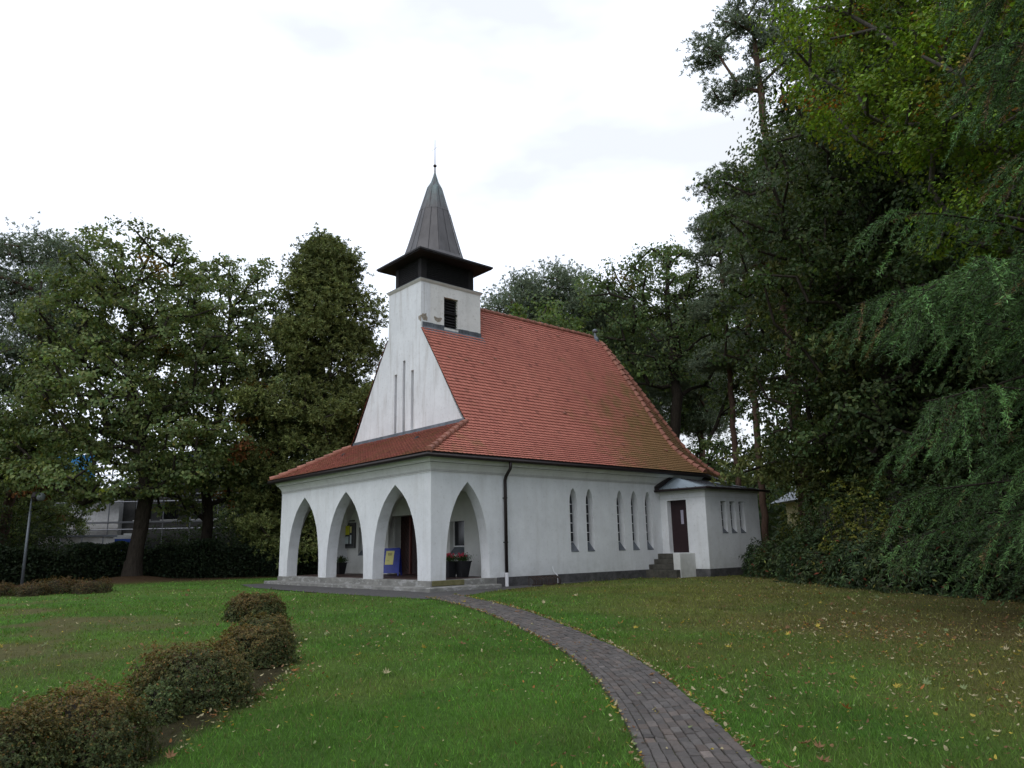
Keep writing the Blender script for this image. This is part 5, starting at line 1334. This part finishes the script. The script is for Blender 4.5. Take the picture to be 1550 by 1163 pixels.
# low clipped mounds curving through the lawn
AZ = (.058, .074, .024); TIP = (.165, .112, .038); PT = [(.17, .09, .02), (.07, .035, .02), (.10, .12, .04)]
defs = [((-7.02, -3.75), .60, .50, .56, 20000, .036, 'farthest of the low rounded bushes on the lawn nearest the porch', -.72),
        ((-8.45, -7.6), .42, .40, .48, 20000, .030, 'second low brown green bush in the curved row on the lawn', -.72),
        ((-9.28, -9.2), .49, .42, .52, 26000, .028, 'middle low bush in the curved row where the line bends', -.72),
        ((-10.70, -11.1), .60, .50, .60, 34000, .026, 'wide low bush with coppery top left of the bend in the row', -.72),
        ((-11.20, -11.66), .20, .17, .33, 6000, .024, 'small greener bush tucked between the wide bush and the nearest ones', -.72),
        ((-12.12, -12.70), .60, .50, .57, 40000, .022, 'low bush with rusty leaf tips next to the nearest one in the row', -.72),
        ((-12.76, -13.0), .56, .50, .58, 40000, .022, 'nearest low rusty bush in the lower left corner', -.72)]
for i, (p, rx, ry, h, n, sz, lb, rz) in enumerate(defs):
    m_s = shrub_mesh(600 + i, rx, ry, h, n, sz, .62, AZ, PT, .10, tips=TIP if i != 4 else (.10, .14, .05), var=.28, lumpy=.10)
    shrub('low_bush', (p[0], p[1], gz(*p)), lb, 'bush', 'low bushes curving across the left lawn', m_s, core_mesh(rx, ry, h, i), 'leaf', rz)
m_s = shrub_mesh(620, .75, .6, .5, 12000, .04, .62, (.055, .050, .022), PT, .12, tips=(.10, .062, .024), var=.35); stm = core_mesh(.75, .6, .5, 50)
fm = [((-9.6, 11.6), 'leftmost of the small far bushes by the lamp post', .9), ((-8.6, 10.7), 'small far bush just right of the lamp post foot', .8), ((-7.9, 11.4), 'reddish small far bush in front of the dark hedge', 1.05), ((-6.9, 10.6), 'rightmost of the small far bushes before the big oak', .95)]
s0 = None
for i, (p, lb, s_) in enumerate(fm):
    if s0 is None: s0 = shrub('low_bush', (p[0], p[1], gz(*p)), lb, 'bush', 'small far bushes on the left lawn', m_s, stm, 'leaf', 0, s_)
    else: copy_tree(s0, (p[0], p[1], gz(*p)), lb, i * 1.3, s_)
# soil strip under the near row
sm = MB(); row = [(-5.3, -.3), (-6.05, -1.35), (-7.3, -4.2), (-7.75, -5.6), (-9.0, -8.15), (-10.35, -10.0), (-11.35, -11.3), (-12.6, -12.6)]
# rhododendrons on the right
RH = (.034, .058, .020)
RP = [(.11, .030, .015), (.12, .12, .03), (.05, .09, .03)]
r1 = shrub_mesh(701, 1.5, 1.3, 1.5, 11000, .15, .34, RH, RP, .05, var=.35, lumpy=.2, upb=.9, inner=.3); s1 = core_mesh(1.5, 1.3, 1.7, 71)
r2 = shrub_mesh(702, 1.3, 1.3, 1.25, 10000, .14, .34, (.040, .060, .020), RP, .10, var=.35, lumpy=.25, upb=.9, inner=.3); s2 = core_mesh(1.3, 1.3, 1.5, 72)
ra = shrub('rhododendron', (13.0, -3.75, -.30), 'glossy rhododendron at the vestry wall, leftmost of the dark shrub border', 'shrub', 'rhododendrons along the right edge of the lawn', r1, s1, 'glossy_leaf', 0, .82)
rb = shrub('rhododendron', (11.9, -5.4, -.30), 'rhododendron with reddish brown leaves, second along the border from the vestry', 'shrub', 'rhododendrons along the right edge of the lawn', r2, s2, 'glossy_leaf', 0, 1.0)
spots = [((10.6, -6.8), ra, .95, 'third rhododendron along the border from the vestry'), ((9.6, -8.2), rb, 1.1, 'fourth rhododendron from the vestry with yellowing lower leaves'), ((8.7, -9.6), ra, 1.0, 'rhododendron in the middle of the dark shrub border'),
         ((7.9, -11.1), rb, 1.1, 'sixth rhododendron along the border from the vestry'), ((7.3, -12.6), ra, 1.05, 'broad rhododendron below the left tips of the larch'), ((6.7, -14.1), rb, 1.15, 'rhododendron under the middle of the larch sprays'),
         ((6.2, -15.7), ra, 1.1, 'rhododendron at the right edge under the larch'), ((5.6, -17.4), rb, 1.1, 'rightmost rhododendron at the picture edge'),
         ((12.4, -7.4), ra, 1.25, 'taller rhododendron in the second row behind the third one'), ((11.2, -9.4), rb, 1.4, 'taller rhododendron in the second row behind the middle of the border'), ((9.8, -12.0), ra, 1.35, 'taller rhododendron in the second row behind the larch tips'), ((8.9, -14.6), rb, 1.4, 'taller rhododendron in the second row behind the larch')]
for i, (p, src, s_, lb) in enumerate(spots): copy_tree(src, (p[0], p[1], gz(*p)), lb, i * 1.9, s_)
# taller understorey shrubs behind
y1 = shrub_mesh(710, 1.6, 1.5, 2.9, 11000, .10, .6, (.115, .125, .022), None, 0, var=.3, lumpy=.3, inner=.2); sy1 = core_mesh(1.6, 1.5, 2.8, 73)
ya = shrub('tall_shrub', at(1315, 25.5), 'yellowish tall shrub rising behind the rhododendrons', 'shrub', 'tall shrubs under the trees on the right', y1, sy1, 'leaf', 0, .92)
g1 = shrub_mesh(711, 1.7, 1.6, 3.0, 11000, .10, .6, (.034, .058, .018), None, 0, var=.3, lumpy=.3, inner=.2)
ga = shrub('tall_shrub', at(1262, 27), 'fresh green tall shrub left of the yellowish one', 'shrub', 'tall shrubs under the trees on the right', g1, core_mesh(1.6, 1.5, 2.8, 74), 'leaf', 0, 1.0)
for i, (u, D, src, s_, lb) in enumerate([(1370, 27, ga, 1.1, 'dark green tall shrub right of the yellowish one'), (1215, 40, ga, .7, 'low green shrub beyond the vestry corner'), (1450, 27, ga, 1.2, 'tall shrub under the beech behind the larch'), (1215, 33, ya, .75, 'small yellow green shrub in the gap beyond the vestry'), (1540, 26, ga, 1.25, 'tall shrub at the right edge behind the larch')]):
    copy_tree(src, at(u, D), lb, i * 2.1, s_)

for i, (u, D, s_, lb) in enumerate([(60, 50, 1.15, 'leafy thicket behind the hedge at the lamp post'), (255, 51, 1.05, 'leafy thicket behind the hedge right of the big oak trunk'), (312, 50, 1.15, 'leafy thicket behind the hedge under the second oak'),
                                  (372, 49, 1.35, 'leafy thicket behind the hedge below the dark conifer'), (425, 48, 1.3, 'leafy thicket seen through the leftmost porch arch'), (-20, 49, 1.2, 'leafy thicket at the left edge behind the hedge')]):
    o = copy_tree(ga, at(u, D), lb, i * 1.7, s_); o['group'] = 'thickets behind the left hedge'
# --- dark clipped hedge along the left boundary
def hedge(name, pts, h, t, dens, size, base, label, seed):
    rg = RS(seed); p = resample(pts, 60); d = np.hypot(*(p[1:] - p[:-1]).T); cs_ = np.concatenate([[0], np.cumsum(d)]); n = int(cs_[-1] * dens)
    s = rg.uniform(0, cs_[-1], n); x = np.interp(s, cs_, p[:, 0]); y = np.interp(s, cs_, p[:, 1]); hh = h * (1 + .10 * np.sin(s * 1.3) + .07 * np.sin(s * 3.1))
    z = hh * rg.uniform(0, 1, n) ** .75; off = rg.normal(0, t * .42, n); dx = np.interp(s, cs_[:-1], (p[1:, 0] - p[:-1, 0]) / d); dy = np.interp(s, cs_[:-1], (p[1:, 1] - p[:-1, 1]) / d)
    P_ = np.stack([x - dy * off, y + dx * off, gnd(x, y) + z], 1); V, Lp, k, _ = leafquads(P_, rg.normal(size=(n, 3)), size, .6, rg, None, 0)
    o_ = (float(p[:, 0].mean()), float(p[:, 1].mean()), -.3); e = empty(name, o_, label, 'hedge', None)
    np_mesh('foliage', V, Lp, 4, 'leaf', e, colours(rg, n, base, .35, .1)); mb = MB()
    for k in range(int(cs_[-1] / .3)):
        s_ = k * .3 + rg.uniform(0, .15); x = float(np.interp(s_, cs_, p[:, 0])); y = float(np.interp(s_, cs_, p[:, 1])); mb.tube([(x, y, gz(x, y) - .05), (x + rg.normal(0, .1), y + rg.normal(0, .1), gz(x, y) + h * .85)], [.03, .01], 4, False)
    P('stems', mb, 'bark_dark', e, fix=False)
hedge('hedge', [(-19, 22.5), (-9, 24.2), (-3.5, 24.6), (1.5, 22.6), (5, 19.0), (9, 17.5)], 1.75, .8, 3600, .15, (.022, .036, .016), 'long dark hedge behind the big oak along the left boundary', 801)

# --- distant woodland closing the view
rg = RS(901); Pn = []; Cn = []
for k in range(210):
    u = rg.uniform(-300, 1900); D = rg.uniform(74, 105); x, y, z = at(u, D); hh = rg.uniform(6.5, 10.5); r = rg.uniform(2.5, 4.5)
    n = 560; d = rg.normal(size=(n, 3)); d /= np.linalg.norm(d, axis=1, keepdims=True); rr = rg.uniform(.3, 1, (n, 1)) ** .5
    lp2 = 1 + .25 * np.sin(d[:, :1] * 5 + k) * np.sin(d[:, 1:2] * 4 + k * 2)
    Pn.append(d * rr * lp2 * [r, r, hh * .5] + [x, y, z + hh * .52]); Cn.append(np.repeat(np.array([[.045, .066, .030]]) * math.exp(rg.normal(0, .25)), n, 0))
Pn = np.concatenate(Pn); V, Lp, k, _ = leafquads(Pn, rg.normal(size=Pn.shape), .75, .7, rg, None, 0)
o = np_mesh('distant_woodland', V, Lp, 4, 'leaf', None, colours(rg, len(Pn), np.concatenate(Cn), .3, .1), False, (40, 50, 0))
tag(o, 'distant mixed woodland closing the view behind the church and the oaks', 'woodland', kind='stuff')

# ------------------------------------------------------------------ street lamp, building site, far house
lx, ly, lz = -7.23, 21.76, -.30
lamp = empty('street_lamp', (lx, ly, lz), 'grey street lamp with a round glass head at the dark hedge', 'street lamp')
P('pole', MB().tube([(lx, ly, lz - .2), (lx, ly, lz + 3.7)], [.075, .05], 10), 'lamp_post_metal', lamp, smooth=True)
P('bracket_arm', MB().tube([(lx, ly, lz + 3.65), (lx, ly, lz + 3.95), (lx + .12, ly - .08, lz + 4.05), (lx + .3, ly - .2, lz + 4.02)], .03, 6), 'lamp_post_metal', lamp)
P('lamp_head', MB().lathe((lx + .30, ly - .30, lz + 3.80), [(.04, .0), (.14, .04), (.19, .14), (.19, .24), (.14, .33), (.04, .37)], 14), 'lamp_glass', lamp, smooth=True)
P('lamp_cap', MB().lathe((lx + .16, ly - .14, lz + 3.78), [(.05, .0), (.17, .06), (.22, .2), (.17, .4), (.05, .46)], 12), 'brown_metal', lamp)

def frameP(o, a, d, z): return (o[0] + RV.x * a + FV.x * d, o[1] + RV.y * a + FV.y * d, o[2] + z)
def bx(mb, o, a0, a1, d0, d1, z0, z1):
    V = [frameP(o, a, d, z) for z in (z0, z1) for (a, d) in ((a0, d0), (a1, d0), (a1, d1), (a0, d1))]
    return mb.add(V, [(0, 3, 2, 1), (4, 5, 6, 7), (0, 1, 5, 4), (1, 2, 6, 5), (2, 3, 7, 6), (3, 0, 4, 7)])
BO = at(235, 66)
bld = empty('building_under_construction', BO, 'white unfinished building seen through the oak leaves behind scaffolding', 'building')
w_ = MB(); bx(w_, BO, -7.2, -3.2, 0, 8, 0, 6.1); P('wall', w_, 'white_paint', bld)
w_ = MB(); bx(w_, BO, -3.19, 8.5, .6, 9, 0, 6.9); P('wall', w_, 'grey_wall', bld)
w_ = MB(); bx(w_, BO, -7.3, -3.0, -.1, 8, 6.11, 6.5); P('insulation_band', w_, 'insul_yellow', bld)
for k in range(5):
    for j in range(2):
        w_ = MB(); bx(w_, BO, -2.2 + k * 2.15, -1.0 + k * 2.15, .52, .598, 1.0 + j * 3, 2.4 + j * 3); wn = P('window', w_, 'glass_dark', bld)
        w_ = MB(); bx(w_, BO, -2.3 + k * 2.15, -.9 + k * 2.15, .45, .518, .9 + j * 3, .98 + j * 3); P('sill', w_, 'white_paint', wn)
w_ = MB(); bx(w_, BO, 1.5, 8.8, .0, 9, 6.91, 7.4); P('parapet', w_, 'white_paint', bld)
scf = empty('scaffold', frameP(BO, 0, -1.2, 0), 'metal scaffold with blue netting wrapping the unfinished building', 'scaffold')
for k in range(9):
    a = -7.5 + k * 2.1
    P('standard', MB().tube([frameP(BO, a, -1.3, 0), frameP(BO, a, -1.3, 9.0)], .045, 5), 'scaffold_metal', scf)
for j in range(4):
    P('ledger', MB().tube([frameP(BO, -7.5, -1.3, 1.1 + j * 2.1), frameP(BO, 9.3, -1.3, 1.1 + j * 2.1)], .045, 5), 'scaffold_metal', scf)
    w_ = MB(); bx(w_, BO, -7.5, 9.3, -1.3, -.4, j * 2.1 + 1.6, j * 2.1 + 1.72); P('deck', w_, 'scaffold_metal', scf)
w_ = MB(); bx(w_, BO, -8.2, -4.6, -1.42, -1.38, 6.6, 9.0); P('blue_net', w_, 'blue_net', scf)
w_ = MB(); bx(w_, BO, .5, 5.4, -1.42, -1.38, 7.1, 9.0); P('dark_net', w_, 'dark_blue_net', scf)
TO = at(185, 50)
to = empty('portable_toilet', TO, 'blue portable toilet with a white domed roof left of the big oak trunk', 'toilet')
w_ = MB(); bx(w_, TO, -.58, .58, 0, 1.15, 0, 2.2); P('cabin', w_, 'toilet_blue', to)
w_ = MB(); bx(w_, TO, -.63, .63, -.05, 1.2, 2.201, 2.32); bx(w_, TO, -.5, .5, .1, 1.05, 2.321, 2.42); bx(w_, TO, -.25, .25, .3, .85, 2.421, 2.52); P('roof', w_, 'white_paint', to)
w_ = MB(); bx(w_, TO, -.30, .14, -.012, -.001, 1.25, 1.52); P('sign_plate', w_, 'white_paint', to)
w_ = MB(); bx(w_, TO, -.40, .40, -.01, -.001, .1, 1.2); P('door', w_, 'toilet_blue', to)
# site fence and parked trailer roof shapes
fo = at(110, 54)
fe = empty('site_fence', fo, 'grey board fence of the building site behind the hedge', 'fence')
for k in range(7):
    w_ = MB(); bx(w_, fo, -3.5 + k * 1.3, -2.25 + k * 1.3, 0, .05, .2, 1.9 + .1 * (k % 2)); P('panel', w_, 'grey_wall', fe)
    P('post', MB().tube([frameP(fo, -3.52 + k * 1.3, 0, 0), frameP(fo, -3.52 + k * 1.3, 0, 2.4)], .04, 5), 'scaffold_metal', fe)
vo = at(128, 58)
va = empty('site_cabin', vo, 'small white site cabin behind the grey board fence', 'cabin')
w_ = MB(); bx(w_, vo, -3.2, 1.2, 0, 2.2, 0, 2.5); P('wall', w_, 'white_paint', va)
w_ = MB(); bx(w_, vo, -3.3, 1.3, -.1, 2.3, 2.501, 2.62); P('roof', w_, 'grey_roof', va)
w_ = MB(); bx(w_, vo, -2.4, -1.4, -.03, -.001, 1.1, 2.0); P('window', w_, 'glass_dark', va)
ho = at(1250, 60)
hs = empty('distant_house', ho, 'yellow rendered house with a grey roof glimpsed beyond the vestry', 'house')
w_ = MB(); bx(w_, ho, -.3, 5, 0, 6, 0, 4.3); P('wall', w_, 'yellow_wall', hs)
w_ = MB(); w_.add([frameP(ho, -1.4, -.6, 4.31), frameP(ho, 5.4, -.6, 4.31), frameP(ho, 5.4, 3, 6.0), frameP(ho, .9, 3, 6.0), frameP(ho, -1.4, 6.6, 4.31), frameP(ho, 5.4, 6.6, 4.31)], [(0, 1, 2, 3), (4, 3, 2, 5), (0, 3, 4)]); P('roof', w_, 'grey_roof', hs, fix=False)
w_ = MB(); bx(w_, ho, .6, 1.5, -.05, -.001, 2.2, 3.4); P('window', w_, 'glass_dark', hs)
